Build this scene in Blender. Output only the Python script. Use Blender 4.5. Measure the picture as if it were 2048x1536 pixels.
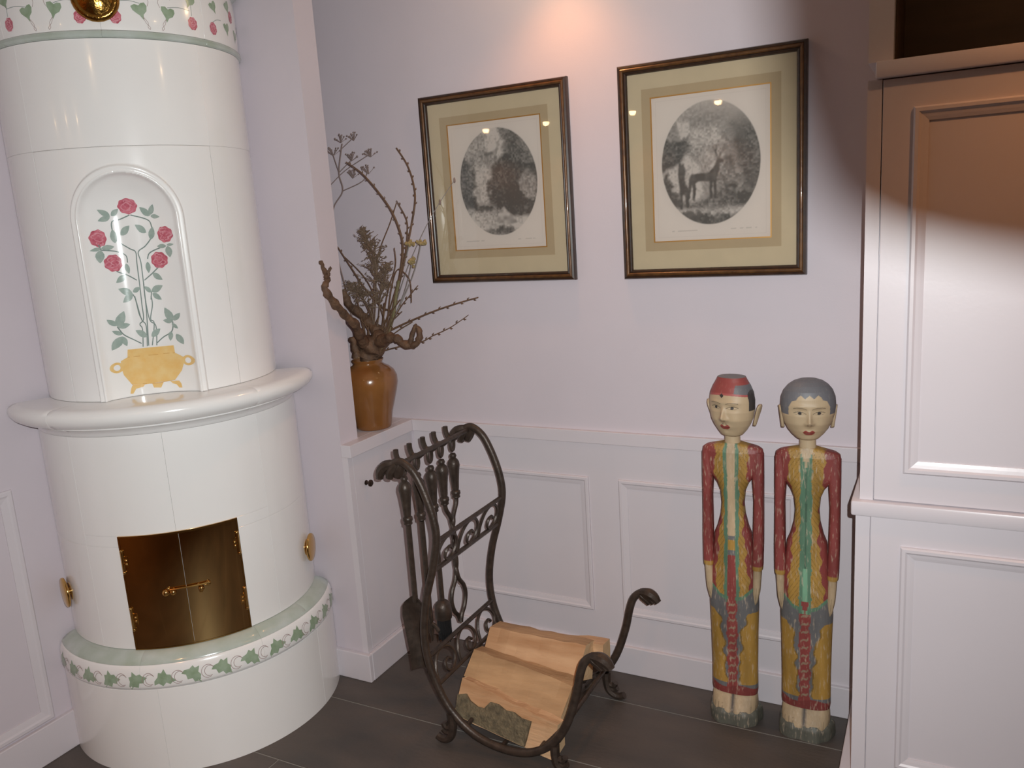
import bpy, bmesh, math, random
import numpy as np
from mathutils import Vector, Matrix

for o in list(bpy.data.objects):
    bpy.data.objects.remove(o, do_unlink=True)
S = bpy.context.scene
COL = S.collection
R_ = math.radians

# ------------------------------------------------------------------ camera
CAM = Vector((1.8264, -2.5757, 1.6396))
yaw, pitch, roll, FPX = R_(27.985), R_(11.377), R_(-3.770), 1649.4
fw = Vector((-math.sin(yaw), math.cos(yaw), 0)); rt = Vector((math.cos(yaw), math.sin(yaw), 0)); up = Vector((0, 0, 1))
f2 = fw * math.cos(pitch) - up * math.sin(pitch); u2 = up * math.cos(pitch) + fw * math.sin(pitch)
r3 = rt * math.cos(roll) + u2 * math.sin(roll); u3 = u2 * math.cos(roll) - rt * math.sin(roll)
cd = bpy.data.cameras.new('camera'); cam = bpy.data.objects.new('camera', cd); COL.objects.link(cam)
cd.sensor_fit = 'HORIZONTAL'; cd.sensor_width = 36.0; cd.lens = FPX / 2048 * 36.0; cd.clip_start = 0.05
m = Matrix.Identity(4)
for i in range(3):
    m[i][0] = r3[i]; m[i][1] = u3[i]; m[i][2] = -f2[i]; m[i][3] = CAM[i]
cam.matrix_world = m
S.camera = cam

# ------------------------------------------------------------------ world, flash, exposure
w = bpy.data.worlds.new('world'); S.world = w; w.use_nodes = True
w.node_tree.nodes['Background'].inputs[0].default_value = (0.9, 0.75, 0.6, 1)
w.node_tree.nodes['Background'].inputs[1].default_value = 0.02
S.view_settings.view_transform = 'Standard'; S.view_settings.look = 'None'
S.view_settings.gamma = 1.0; S.view_settings.use_curve_mapping = False
S.view_settings.exposure = 0.0
# the camera's own flash: right of and above the lens, its beam aimed left and down
fl = bpy.data.lights.new('flash', 'SPOT'); flo = bpy.data.objects.new('flash', fl); COL.objects.link(flo)
fl.energy = 200; fl.color = (0.945, 1.0, 1.0); fl.shadow_soft_size = 0.0045
fl.spot_size = R_(132); fl.spot_blend = 1.0
flo.location = CAM + r3 * 0.045 + u3 * 0.04
flo.rotation_euler = (f2 - r3*0.12 - u3*0.06).to_track_quat('-Z', 'Y').to_euler()
WARM = (1.0, 0.40, 0.135)

# ------------------------------------------------------------------ materials
M = {}
def mat(name, col, rough=0.5, metal=0.0, var=0.0, vscale=8.0, bump=0.0, bscale=60.0, coat=0.0, spec=0.5, col2=None, vdetail=3.0, stretch=None, attr=None, emit=0.0):
    m = bpy.data.materials.new(name); m.use_nodes = True; M[name] = m
    nt = m.node_tree; N = nt.nodes; Lk = nt.links
    b = N['Principled BSDF']
    b.inputs['Roughness'].default_value = rough; b.inputs['Metallic'].default_value = metal
    b.inputs['Specular IOR Level'].default_value = spec
    if coat: b.inputs['Coat Weight'].default_value = coat; b.inputs['Coat Roughness'].default_value = 0.05
    tc = N.new('ShaderNodeTexCoord'); mp = N.new('ShaderNodeMapping'); Lk.new(tc.outputs['Object'], mp.inputs['Vector'])
    if stretch: mp.inputs['Scale'].default_value = stretch
    b.inputs['Base Color'].default_value = (*col, 1)
    if var or col2:
        nz = N.new('ShaderNodeTexNoise'); nz.inputs['Scale'].default_value = vscale; nz.inputs['Detail'].default_value = vdetail
        Lk.new(mp.outputs[0], nz.inputs['Vector'])
        rp = N.new('ShaderNodeValToRGB'); rp.color_ramp.elements[0].position = 0.3; rp.color_ramp.elements[1].position = 0.7
        c2 = col2 if col2 else tuple(min(1, c * (1 + var)) for c in col)
        c1 = col if col2 else tuple(c * (1 - var) for c in col)
        rp.color_ramp.elements[0].color = (*c1, 1); rp.color_ramp.elements[1].color = (*c2, 1)
        Lk.new(nz.outputs[0], rp.inputs[0]); Lk.new(rp.outputs[0], b.inputs['Base Color'])
    if attr:
        at = N.new('ShaderNodeAttribute'); at.attribute_name = attr
        Lk.new(at.outputs['Color'], b.inputs['Base Color'])
    if bump:
        nb = N.new('ShaderNodeTexNoise'); nb.inputs['Scale'].default_value = bscale; nb.inputs['Detail'].default_value = 4
        Lk.new(mp.outputs[0], nb.inputs['Vector'])
        bp = N.new('ShaderNodeBump'); bp.inputs['Strength'].default_value = bump; bp.inputs['Distance'].default_value = 0.01
        Lk.new(nb.outputs[0], bp.inputs['Height']); Lk.new(bp.outputs[0], b.inputs['Normal'])
    if emit:
        b.inputs['Emission Color'].default_value = (*col, 1); b.inputs['Emission Strength'].default_value = emit
    return m

mat('wall', (0.60, 0.530, 0.570), 0.6, var=0.02, vscale=3, bump=0.03, bscale=220)
mat('trim', (0.635, 0.575, 0.605), 0.34, var=0.012, vscale=4, bump=0.015, bscale=120)
mat('far_wall', (0.30, 0.22, 0.16), 0.7, var=0.05, vscale=3)
mat('ceiling', (0.50, 0.42, 0.35), 0.8, bump=0.03, bscale=160)
mat('tile', (0.058, 0.050, 0.046), 0.5, col2=(0.098, 0.077, 0.066), vscale=3.2, vdetail=5, bump=0.12, bscale=50, stretch=(0.8, 2.2, 1))
mat('grout', (0.24, 0.23, 0.21), 0.85, var=0.1, vscale=30)
mat('glaze', (0.86, 0.83, 0.815), 0.17, var=0.012, vscale=5, spec=0.5, coat=0.25, bump=0.006, bscale=14)
mat('joint', (0.80, 0.77, 0.76), 0.7)
mat('glaze_green', (0.40, 0.45, 0.38), 0.16, col2=(0.52, 0.56, 0.53), vscale=13, coat=0.25)
mat('paint_leaf', (0.25, 0.335, 0.215), 0.17, col2=(0.36, 0.44, 0.33), vscale=40)
mat('paint_sage', (0.30, 0.375, 0.335), 0.17, col2=(0.40, 0.46, 0.42), vscale=60)
mat('paint_stem', (0.22, 0.27, 0.25), 0.17)
mat('paint_line', (0.36, 0.25, 0.235), 0.2)
mat('paint_rose', (0.44, 0.085, 0.125), 0.15, col2=(0.66, 0.20, 0.25), vscale=70)
mat('paint_rose_light', (0.72, 0.36, 0.40), 0.15, col2=(0.56, 0.14, 0.2), vscale=60)
mat('paint_pot', (0.78, 0.48, 0.17), 0.16, col2=(0.80, 0.57, 0.26), vscale=35)
mat('paint_pot_dark', (0.60, 0.31, 0.09), 0.18)
mat('brass', (0.64, 0.39, 0.13), 0.16, metal=1.0, var=0.06, vscale=25)
mat('brass_door', (0.62, 0.40, 0.17), 0.07, metal=1.0, bump=0.004, bscale=6)
mat('brass_dull', (0.33, 0.17, 0.04), 0.22, metal=1.0, bump=0.25, bscale=55)
mat('iron', (0.056, 0.038, 0.029), 0.42, metal=0.35, var=0.3, vscale=40, bump=0.12, bscale=130)
mat('bristle', (0.006, 0.006, 0.007), 0.6, bump=0.8, bscale=300, stretch=(1, 1, 0.05))
mat('wood', (0.42, 0.215, 0.10), 0.7, col2=(0.70, 0.44, 0.255), vscale=17, vdetail=6, bump=0.35, bscale=90, stretch=(0.16, 1, 1))
mat('wood_brown', (0.27, 0.15, 0.07), 0.75, col2=(0.55, 0.33, 0.17), vscale=15, vdetail=6, bump=0.4, bscale=80, stretch=(0.2, 1, 1))
mat('wood_end', (0.62, 0.40, 0.22), 0.75, col2=(0.72, 0.51, 0.30), vscale=30, vdetail=5, bump=0.25, bscale=160)
mat('bark', (0.085, 0.066, 0.04), 0.85, col2=(0.19, 0.145, 0.085), vscale=55, vdetail=7, bump=0.7, bscale=120)
mat('vase', (0.19, 0.070, 0.018), 0.2, col2=(0.26, 0.108, 0.032), vscale=9, coat=0.4, bump=0.05, bscale=35)
mat('twig', (0.095, 0.052, 0.03), 0.7, col2=(0.16, 0.085, 0.045), vscale=60)
mat('twig_green', (0.15, 0.13, 0.06), 0.7, col2=(0.21, 0.17, 0.09), vscale=40)
mat('twig_grey', (0.27, 0.24, 0.23), 0.8)
mat('root', (0.065, 0.033, 0.019), 0.7, col2=(0.155, 0.080, 0.042), vscale=34, vdetail=6, bump=0.6, bscale=70)
mat('root_cut', (0.56, 0.36, 0.18), 0.8, var=0.1, vscale=90)
mat('dry_brown', (0.12, 0.078, 0.052), 0.85, col2=(0.20, 0.135, 0.09), vscale=80)
mat('dry_umbel', (0.23, 0.17, 0.155), 0.85)
mat('dry_yellow', (0.31, 0.225, 0.10), 0.85, var=0.2, vscale=90)
mat('frame_dark', (0.022, 0.012, 0.008), 0.3, col2=(0.045, 0.02, 0.011), vscale=60, coat=0.35)
mat('frame_gilt', (0.075, 0.03, 0.011), 0.3, col2=(0.15, 0.068, 0.022), vscale=45, metal=0.25, coat=0.35)
mat('gilt', (0.50, 0.27, 0.08), 0.4, metal=0.55)
mat('mount_cream', (0.50, 0.40, 0.27), 0.85, var=0.02, vscale=20)
mat('mount_sage', (0.40, 0.30, 0.185), 0.85, var=0.02, vscale=20)
mat('print', (0.7, 0.6, 0.5), 0.85, attr='Col')
mat('knob_metal', (0.07, 0.045, 0.035), 0.3, metal=0.8)
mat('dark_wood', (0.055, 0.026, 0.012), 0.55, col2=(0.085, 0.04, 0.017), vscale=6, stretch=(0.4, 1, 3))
mat('lamp_metal', (0.5, 0.48, 0.45), 0.3, metal=1.0)
mat('lamp_glow', (1.0, 0.66, 0.34), 0.5, emit=60.0)
# carved statue paint: painted colours held per vertex, rubbed through by procedural wear
def statue_mat(name, wear):
    m = mat(name, (0.5, 0.4, 0.3), 0.5, attr='Col', bump=0.0)
    nt = m.node_tree; N = nt.nodes; Lk = nt.links; b = N['Principled BSDF']
    at = [n for n in N if n.type == 'ATTRIBUTE'][0]; mp = [n for n in N if n.type == 'MAPPING'][0]
    mp.inputs['Scale'].default_value = (1, 1, 0.22)
    nz = N.new('ShaderNodeTexNoise'); nz.inputs['Scale'].default_value = 170; nz.inputs['Detail'].default_value = 8
    Lk.new(mp.outputs[0], nz.inputs['Vector'])
    rp = N.new('ShaderNodeValToRGB'); rp.color_ramp.elements[0].position = 0.56; rp.color_ramp.elements[1].position = 0.72
    rp.color_ramp.elements[0].color = (0, 0, 0, 1); rp.color_ramp.elements[1].color = (wear, wear, wear, 1)
    Lk.new(nz.outputs[0], rp.inputs[0])
    mx = N.new('ShaderNodeMix'); mx.data_type = 'RGBA'
    Lk.new(rp.outputs[0], mx.inputs['Factor']); Lk.new(at.outputs['Color'], mx.inputs['A']); mx.inputs['B'].default_value = (0.55, 0.44, 0.33, 1)
    n2 = N.new('ShaderNodeTexNoise'); n2.inputs['Scale'].default_value = 28; n2.inputs['Detail'].default_value = 5
    Lk.new(mp.outputs[0], n2.inputs['Vector'])
    r2 = N.new('ShaderNodeValToRGB'); r2.color_ramp.elements[0].position = 0.25; r2.color_ramp.elements[1].position = 0.75
    r2.color_ramp.elements[0].color = (0.68, 0.66, 0.64, 1); r2.color_ramp.elements[1].color = (1.22, 1.18, 1.16, 1)
    Lk.new(n2.outputs[0], r2.inputs[0])
    ml = N.new('ShaderNodeMix'); ml.data_type = 'RGBA'; ml.blend_type = 'MULTIPLY'; ml.inputs['Factor'].default_value = 1.0 if wear > 0.2 else 0.3
    Lk.new(mx.outputs['Result'], ml.inputs['A']); Lk.new(r2.outputs[0], ml.inputs['B']); Lk.new(ml.outputs['Result'], b.inputs['Base Color'])
    bp = N.new('ShaderNodeBump'); bp.inputs['Strength'].default_value = 0.35 * wear; bp.inputs['Distance'].default_value = 0.006
    Lk.new(nz.outputs[0], bp.inputs['Height']); Lk.new(bp.outputs[0], b.inputs['Normal'])
    return m
statue_mat('statue_paint', 0.62); statue_mat('statue_face', 0.10)
# clear picture glass: see-through with a fresnel reflection
g = bpy.data.materials.new('picture_glass'); g.use_nodes = True; M['picture_glass'] = g
nt = g.node_tree; nt.nodes.remove(nt.nodes['Principled BSDF'])
tr = nt.nodes.new('ShaderNodeBsdfTransparent'); gl = nt.nodes.new('ShaderNodeBsdfGlossy'); fr = nt.nodes.new('ShaderNodeFresnel'); mxs = nt.nodes.new('ShaderNodeMixShader')
gl.inputs['Roughness'].default_value = 0.02; fr.inputs['IOR'].default_value = 1.5
nt.links.new(fr.outputs[0], mxs.inputs[0]); nt.links.new(tr.outputs[0], mxs.inputs[1]); nt.links.new(gl.outputs[0], mxs.inputs[2])
nt.links.new(mxs.outputs[0], nt.nodes['Material Output'].inputs['Surface'])

# ------------------------------------------------------------------ helpers
def link(o, parent=None):
    COL.objects.link(o)
    if parent is not None:
        o.parent = parent
        if parent.type == 'EMPTY': o.matrix_parent_inverse = Matrix.Translation(-parent.location)
    return o
def thing(name, label, cat, loc, group=None):
    o = bpy.data.objects.new(name, None); COL.objects.link(o); o.location = loc; o.empty_display_size = 0.05
    o['label'] = label; o['category'] = cat
    if group: o['group'] = group
    return o
def tag(o, label, cat, group=None):
    o['label'] = label; o['category'] = cat
    if group: o['group'] = group
    return o
class MB:
    def __init__(s): s.v = []; s.f = []
    def add(s, vs, fs):
        n = len(s.v); s.v += [tuple(p) for p in vs]; s.f += [tuple(i + n for i in f) for f in fs]; return s
    def box(s, x0, x1, y0, y1, z0, z1, bev=0.0):
        if bev <= 0:
            return s.add([(x0,y0,z0),(x1,y0,z0),(x1,y1,z0),(x0,y1,z0),(x0,y0,z1),(x1,y0,z1),(x1,y1,z1),(x0,y1,z1)],
                         [(0,3,2,1),(4,5,6,7),(0,1,5,4),(1,2,6,5),(2,3,7,6),(3,0,4,7)])
        bm = bmesh.new(); bmesh.ops.create_cube(bm, size=1)
        for v in bm.verts: v.co = ((x0+x1)/2 + v.co.x*(x1-x0), (y0+y1)/2 + v.co.y*(y1-y0), (z0+z1)/2 + v.co.z*(z1-z0))
        bmesh.ops.bevel(bm, geom=bm.edges[:], offset=bev, segments=2, affect='EDGES', profile=0.5)
        bm.verts.index_update(); s.add([v.co[:] for v in bm.verts], [[v.index for v in f.verts] for f in bm.faces]); bm.free(); return s
    def loft(s, rings, close=True, caps=True):
        n = len(rings[0]); vs = [p for r in rings for p in r]; fs = []
        for i in range(len(rings)-1):
            for j in range(n if close else n-1):
                a = i*n + j; b = i*n + (j+1) % n; fs.append((a, b, b+n, a+n))
        if caps and close: fs.append(tuple(range(n-1, -1, -1))); fs.append(tuple(range((len(rings)-1)*n, len(rings)*n)))
        return s.add(vs, fs)
    def tube(s, pts, rad, n=8, caps=True, flat=1.0):
        P = [Vector(p) for p in pts]; rad = rad if hasattr(rad, '__len__') else [rad]*len(P)
        T = []
        for i in range(len(P)):
            t = (P[min(i+1, len(P)-1)] - P[max(i-1, 0)]); T.append(t.normalized() if t.length > 1e-9 else Vector((0,0,1)))
        nrm = T[0].orthogonal().normalized(); rings = []
        for i in range(len(P)):
            nrm = (nrm - T[i]*nrm.dot(T[i])); nrm = nrm.normalized() if nrm.length > 1e-6 else T[i].orthogonal().normalized()
            b = T[i].cross(nrm)
            rings.append([P[i] + (nrm*math.cos(2*math.pi*k/n) + b*math.sin(2*math.pi*k/n)*flat)*rad[i] for k in range(n)])
        return s.loft(rings, True, caps)
    def lathe(s, prof, cx, cy, n=24, axis='z', z0=0):
        rings = []
        for r, z in prof:
            r = max(r, 1e-4); rings.append([(cx + r*math.cos(2*math.pi*k/n), cy + r*math.sin(2*math.pi*k/n), z + z0) for k in range(n)])
        return s.loft(rings, True, True)
    def sphere(s, c, r, n=8, m_=6, sc=(1,1,1)):
        rings = []
        for i in range(m_+1):
            a = -math.pi/2 + math.pi*i/m_; rr = max(math.cos(a), 1e-3)*r
            rings.append([(c[0]+rr*math.cos(2*math.pi*k/n)*sc[0], c[1]+rr*math.sin(2*math.pi*k/n)*sc[1], c[2]+r*math.sin(a)*sc[2]) for k in range(n)])
        return s.loft(rings)
    def xf(s, mtx):
        s.v = [tuple(mtx @ Vector(p)) for p in s.v]; return s
    def build(s, name, mt, parent=None, smooth=False, origin=None, angle=None):
        me = bpy.data.meshes.new(name)
        vs = s.v
        if origin is not None: vs = [(p[0]-origin[0], p[1]-origin[1], p[2]-origin[2]) for p in s.v]
        me.from_pydata(vs, [], s.f); me.update()
        bm = bmesh.new(); bm.from_mesh(me); bmesh.ops.recalc_face_normals(bm, faces=bm.faces[:]); bm.to_mesh(me); bm.free()
        me.materials.append(M[mt])
        if smooth:
            me.polygons.foreach_set('use_smooth', [True]*len(me.polygons))
            me.set_sharp_from_angle(angle=R_(angle or 40))
        o = bpy.data.objects.new(name, me); link(o, parent)
        if origin is not None: o.location = origin
        return o
def struct(name, mb, mt, parent=None, **k):
    o = mb.build(name, mt, parent, **k)
    if parent is None: o['kind'] = 'structure'
    return o
def catmull(pts, n=6):
    P = [Vector(p) for p in pts]; out = []
    for i in range(len(P)-1):
        p0 = P[max(i-1,0)]; p1 = P[i]; p2 = P[i+1]; p3 = P[min(i+2,len(P)-1)]
        for k in range(n):
            t = k/n; out.append(0.5*((2*p1)+(p2-p0)*t+(2*p0-5*p1+4*p2-p3)*t*t+(3*p1-p0-3*p2+p3)*t**3))
    out.append(P[-1]); return out
def interp(tab, x):
    xs = [a for a, b in tab]; ys = [b for a, b in tab]; return np.interp(x, xs, ys)
def ring_frame(mb, u0, u1, v0, v1, width, prof, place):
    """mitred rectangular moulding: prof = [(t across 0..1 from outer to inner, height)]"""
    rings = []
    for t, h in prof:
        d = t*width
        rings.append([place(u0+d, v0+d, h), place(u1-d, v0+d, h), place(u1-d, v1-d, h), place(u0+d, v1-d, h)])
    rings.append(rings[0])
    mb.loft(rings, True, False)
MOULD = [(0, 0.0), (0, 0.006), (0.12, 0.009), (0.35, 0.009), (0.5, 0.006), (0.75, 0.0045), (1.0, 0.0025), (1.0, 0.0)]

# ------------------------------------------------------------------ room shell
CEIL = 2.55
XL, YP, XP = -0.715, -0.395, -0.025           # left wall, pillar front, pillar right side
RX0, RX1, RY0 = -3.2, 3.3, -5.5
fl_o = struct('floor', MB().box(RX0-.1, RX1+.1, RY0-.1, 0.1, -0.06, -0.0012), 'grout')
rows = [0.0, -0.19]
while rows[-1] > RY0: rows.append(rows[-1] - 0.348)
cuts = {0: [-0.9, 1.9], 1: [-0.3, 2.2], 2: [-0.25, 2.05]}
tile_meshes = {}
for i in range(len(rows)-1):
    ya, yb = max(rows[i+1], RY0), rows[i]
    if i in cuts: xs = [RX0] + cuts[i] + [RX1]
    else:
        off = (i % 3)*0.8; xs = [RX0, RX0+0.8+off, RX0+3.2+off, RX1]
    for a, b in zip(xs[:-1], xs[1:]):
        g2 = 0.0020
        MB().box(a+g2, b-g2, ya+g2, yb-g2, -0.012, 0.0, 0.0008).build('floor_tile', 'tile', fl_o)
struct('ceiling', MB().box(RX0-.1, RX1+.1, RY0-.1, 0.1, CEIL, CEIL+.1), 'ceiling')
wb = struct('wall_back', MB().box(XL-.1, RX1+.1, 0.0, 0.1, 0, CEIL), 'wall')
wl = struct('wall_left', MB().box(XL-.1, XL, -1.9, 0.0, 0, CEIL), 'wall')
struct('wall_left_return', MB().box(RX0, XL-.1, -1.9, -1.8, 0, CEIL), 'far_wall')
struct('wall_left_far', MB().box(RX0-.1, RX0, RY0, -1.8, 0, CEIL), 'far_wall')
struct('wall_rear', MB().box(RX0-.1, RX1+.1, RY0-.1, RY0, 0, CEIL), 'far_wall')
struct('wall_right', MB().box(RX1, RX1+.1, RY0, 0.0, 0, CEIL), 'far_wall')
struct('wall_pillar', MB().box(XL, XP, YP, -0.30, 0, CEIL), 'wall')
# skirting
struct('baseboard_pillar', MB().box(-0.42, 0.0135, -0.4135, YP, 0, 0.108, 0.003), 'trim')
struct('baseboard_back', MB().box(0.0145, 1.655, -0.02, 0.0, 0, 0.106, 0.003), 'trim')
struct('baseboard_left', MB().box(XL, XL+0.016, -1.9, -0.99, 0, 0.128, 0.003), 'trim')
# dado of the back wall: panel field, rail and the two moulded frames
dado = struct('trim_1', MB().box(0.0145, 1.66, -0.006, 0.0, 0.106, 0.855), 'trim')
for (x0, x1) in ((0.162, 0.741), (0.853, 1.437)):
    mb = MB(); ring_frame(mb, x0, x1, 0.225, 0.731, 0.031, MOULD, lambda u, v, h: (u, -0.006-h, v)); mb.build('panel_moulding', 'trim', dado)
struct('trim_2', MB().box(0.017, 1.66, -0.017, 0.0, 0.8555, 0.9, 0.002), 'trim')
mb = MB(); ring_frame(mb, -1.82, -1.142, 0.135, 0.917, 0.040, MOULD, lambda u, v, h: (XL+h, u, v))
struct('trim_3', mb, 'trim')

# ------------------------------------------------------------------ low cupboard under the niche
cup = thing('low_cupboard', 'low white built-in cupboard beside the stove with a small dark knob', 'cupboard', (-0.01, -0.2, 0))
MB().box(XL, XP-0.0005, -0.299, -0.0005, 0.0, 0.8545).build('body', 'trim', cup)
fb = MB().box(XP, 0.0, -0.3965, -0.372, 0.0, 0.8548).box(XP, 0.0, -0.026, -0.0005, 0.0, 0.8548).box(XP, 0.0, -0.372, -0.026, 0.0, 0.112)
fb.build('face_frame', 'trim', cup)
door = MB().box(XP+0.004, -0.0006, -0.3705, -0.0275, 0.1135, 0.8505, 0.001).build('door', 'trim', cup)
kb = MB().lathe([(0.0095,0),(0.0095,0.002),(0.0045,0.004),(0.0045,0.011),(0.008,0.014),(0.0125,0.018),(0.0125,0.023),(0.009,0.026),(0.0,0.027)], 0, 0, 16)
kb.xf(Matrix.Translation((-0.0006, -0.309, 0.737)) @ Matrix.Rotation(R_(90), 4, 'Y')).build('knob', 'knob_metal', door, smooth=True)
MB().box(XL, XP-0.0005, -0.2985, -0.0005, 0.855, 0.90).box(XP-0.0005, 0.0165, -0.3985, -0.0005, 0.855, 0.90, 0.0018).build('top', 'trim', cup)
MB().box(0.0002, 0.0142, -0.3945, -0.0002, 0, 0.108, 0.003).build('skirting', 'trim', cup)

# ------------------------------------------------------------------ tall cabinet on the right
YC = -0.486
tc = thing('tall_cabinet', 'tall white panelled cabinet with a ledge standing at the right', 'cabinet', (2.1, -0.25, 0))
CX1 = 2.95
MB().box(1.653, CX1, YC+0.012, -0.001, 0.0, 0.868).build('lower_carcass', 'trim', tc)
MB().box(1.6615, CX1, YC+0.012, -0.001, 0.908, 1.886).build('upper_carcass', 'trim', tc)
ff = MB()
ff.box(1.653, 1.686, YC, YC+0.0119, 0.0, 0.868).box(2.2, 2.235, YC, YC+0.0119, 0.0, 0.868).box(1.686, 2.2, YC, YC+0.0119, 0, 0.10).box(2.235, CX1, YC, YC+0.0119, 0, 0.10)
ff.box(1.6615, 1.6915, YC, YC+0.0119, 0.908, 1.886).box(2.2, 2.235, YC, YC+0.0119, 0.908, 1.886)
ff.build('face_frame', 'trim', tc)
MB().box(1.6425, CX1+0.002, YC-0.017, -0.001, 0.8685, 0.9075, 0.006).build('ledge', 'trim', tc, smooth=True)
for (x0, x1) in ((1.688, 2.198), (2.237, CX1-0.003)):
    for (z0, z1, mz0, mz1) in ((0.102, 0.866, 0.195, 0.797), (0.9105, 1.884, 0.984, 1.82)):
        xa = x0 + (0.0055 if z0 > 0.5 and x0 < 2 else 0)
        d = MB().box(xa, x1, YC-0.002, YC+0.0115, z0, z1, 0.0012).build('door', 'trim', tc)
        mb = MB(); ring_frame(mb, x0+0.068, x1-0.068, mz0, mz1, 0.031, [(t, h*1.25) for t, h in MOULD], lambda u, v, h: (u, YC-0.002-h, v)); mb.build('door_moulding', 'trim', d)
MB().box(1.6785, CX1+.002, YC-0.018, -0.001, 1.887, 1.923, 0.004).build('upper_ledge', 'trim', tc, smooth=True)
up_ = MB().box(1.6615, 1.712, YC+0.004, -0.001, 1.9235, CEIL-0.001).box(CX1-0.05, CX1, YC+0.004, -0.001, 1.9235, CEIL-0.001).box(1.712, CX1-0.05, YC+0.004, -0.001, 2.44, CEIL-0.001)
up_.build('open_top', 'trim', tc)
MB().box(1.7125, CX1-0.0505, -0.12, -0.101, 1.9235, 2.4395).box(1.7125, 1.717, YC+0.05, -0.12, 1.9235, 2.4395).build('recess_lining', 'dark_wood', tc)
MB().box(1.617, 1.6525, YC+0.02, -0.021, 0, 0.10, 0.003).build('side_skirting', 'trim', tc)

# ------------------------------------------------------------------ tiled corner stove
SX, SY = -0.505, -0.676
stove = thing('tiled_stove', 'round white glazed tiled stove in the corner with painted roses and brass doors', 'stove', (SX, SY, 0))
def pol(r, deg, z): a = R_(deg); return (SX + r*math.cos(a), SY + r*math.sin(a), z)
def lim(r):
    return (-math.degrees(math.acos(max(-1, (XL-SX)/r)))+0.25, math.degrees(math.asin(min(1, (YP-SY)/r)))-0.25)
def tile_arc(prof, th0, th1, name, mt, parent=stove, thick=0.03, n=None, cham=0.0003, gap=0.0002):
    """one curved tile: prof is the outer (r, z) line from bottom to top"""
    rmax = max(r for r, z in prof); lo, hi = lim(rmax)
    a, b = max(th0, lo), min(th1, hi)
    if b - a < 0.6: return None
    gd = math.degrees(gap/rmax); cdg = math.degrees(cham/rmax); a += gd; b -= gd
    n = n or max(2, int((b-a)/2.5))
    ths = [a, a+cdg] + [a+cdg+(b-a-2*cdg)*k/n for k in range(1, n)] + [b-cdg, b]
    z0, z1 = prof[0][1], prof[-1][1]
    out = [(prof[0][0]-cham, z0+gap)] + [(r, min(max(z, z0+gap+cham), z1-gap-cham)) for r, z in prof] + [(prof[-1][0]-cham, z1-gap)]
    rin = min(r for r, z in prof) - thick
    out = out + [(rin, z1-gap), (rin, z0+gap)]
    rings = []
    for i, t in enumerate(ths):
        e = cham if i in (0, len(ths)-1) else 0
        rings.append([pol(r-e, t, z) for r, z in out])
    mb = MB(); mb.loft(rings, True, True)
    return mb.build(name, mt, parent, smooth=True, angle=35)
def ring(prof, joints, name, mt, parent=stove, **k):
    return [tile_arc(prof, a, b, name, mt, parent, **k) for a, b in zip(joints[:-1], joints[1:])]
RB, RL, RU = 0.454, 0.404, 0.357
# mortar core seen in the joints
mb = MB()
for r, z0, z1 in ((RB-.008, 0.001, 0.30), (RL-.008, 0.30, 1.10), (RU-.135, 1.10, 2.33)):
    lo, hi = lim(r); ths = np.linspace(lo, hi, 40)
    outer = [[pol(r, t, z0), pol(r, t, z1), pol(0.12, t, z1), pol(0.12, t, z0)] for t in ths]; mb.loft(outer, True, True)
mb.build('mortar_core', 'joint', stove)
for r, z0, z1 in ((RU-.008, 1.9075, 1.9115),):
    mb = MB(); lo, hi = lim(r); mb.loft([[pol(r, t, z0), pol(r, t, z1), pol(r-.04, t, z1), pol(r-.04, t, z0)] for t in np.linspace(lo, hi, 40)]); mb.build('mortar_bed', 'joint', stove)
for tj, z0, z1 in ((-87, 1.18, 1.91), (-3, 1.18, 1.91), (39, 1.18, 1.91), (-87, 1.91, 2.2), (-3, 1.91, 2.2), (39, 1.91, 2.2)):
    mb = MB(); mb.loft([[pol(RU-.006, t, z0), pol(RU-.006, t, z1), pol(RU-.04, t, z1), pol(RU-.04, t, z0)] for t in (tj-0.4, tj+0.4)]); mb.build('mortar_bed', 'joint', stove)
ring([(RB, 0.0), (RB, 0.289)], [-132, -60, 12, 84], 'base_tile', 'glaze')
band = [(0.452, 0.289), (0.4575, 0.2945), (0.4605, 0.303), (0.4605, 0.322), (0.458, 0.345), (0.4535, 0.362), (0.449, 0.369)]
bt = ring(band, [-132, -65.5, -18.5, 7.0, 60], 'leaf_band_tile', 'glaze')
ring([(0.4487, 0.3695), (0.447, 0.374), (0.4415, 0.3805), (0.432, 0.388), (0.422, 0.3935), (0.412, 0.397), (0.4045, 0.3985)], [-132, -65.5, -18.5, 7.0, 60], 'green_moulding_tile', 'glaze_green', thick=0.02)
DA, DB_ = -69.7, -19.35; DZ0, DZ1 = 0.3995, 0.7725
for a, b in ((-132, -87), (-87, DA), (DB_, -3), (-3, 39), (39, 81)):
    tile_arc([(RL, 0.3995), (RL, 0.7375)], a, b, 'body_tile', 'glaze')
for a, b in ((-132, -87), (-3, 39), (39, 81)): tile_arc([(RL, 0.7375), (RL, 1.084)], a, b, 'body_tile', 'glaze')
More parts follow.
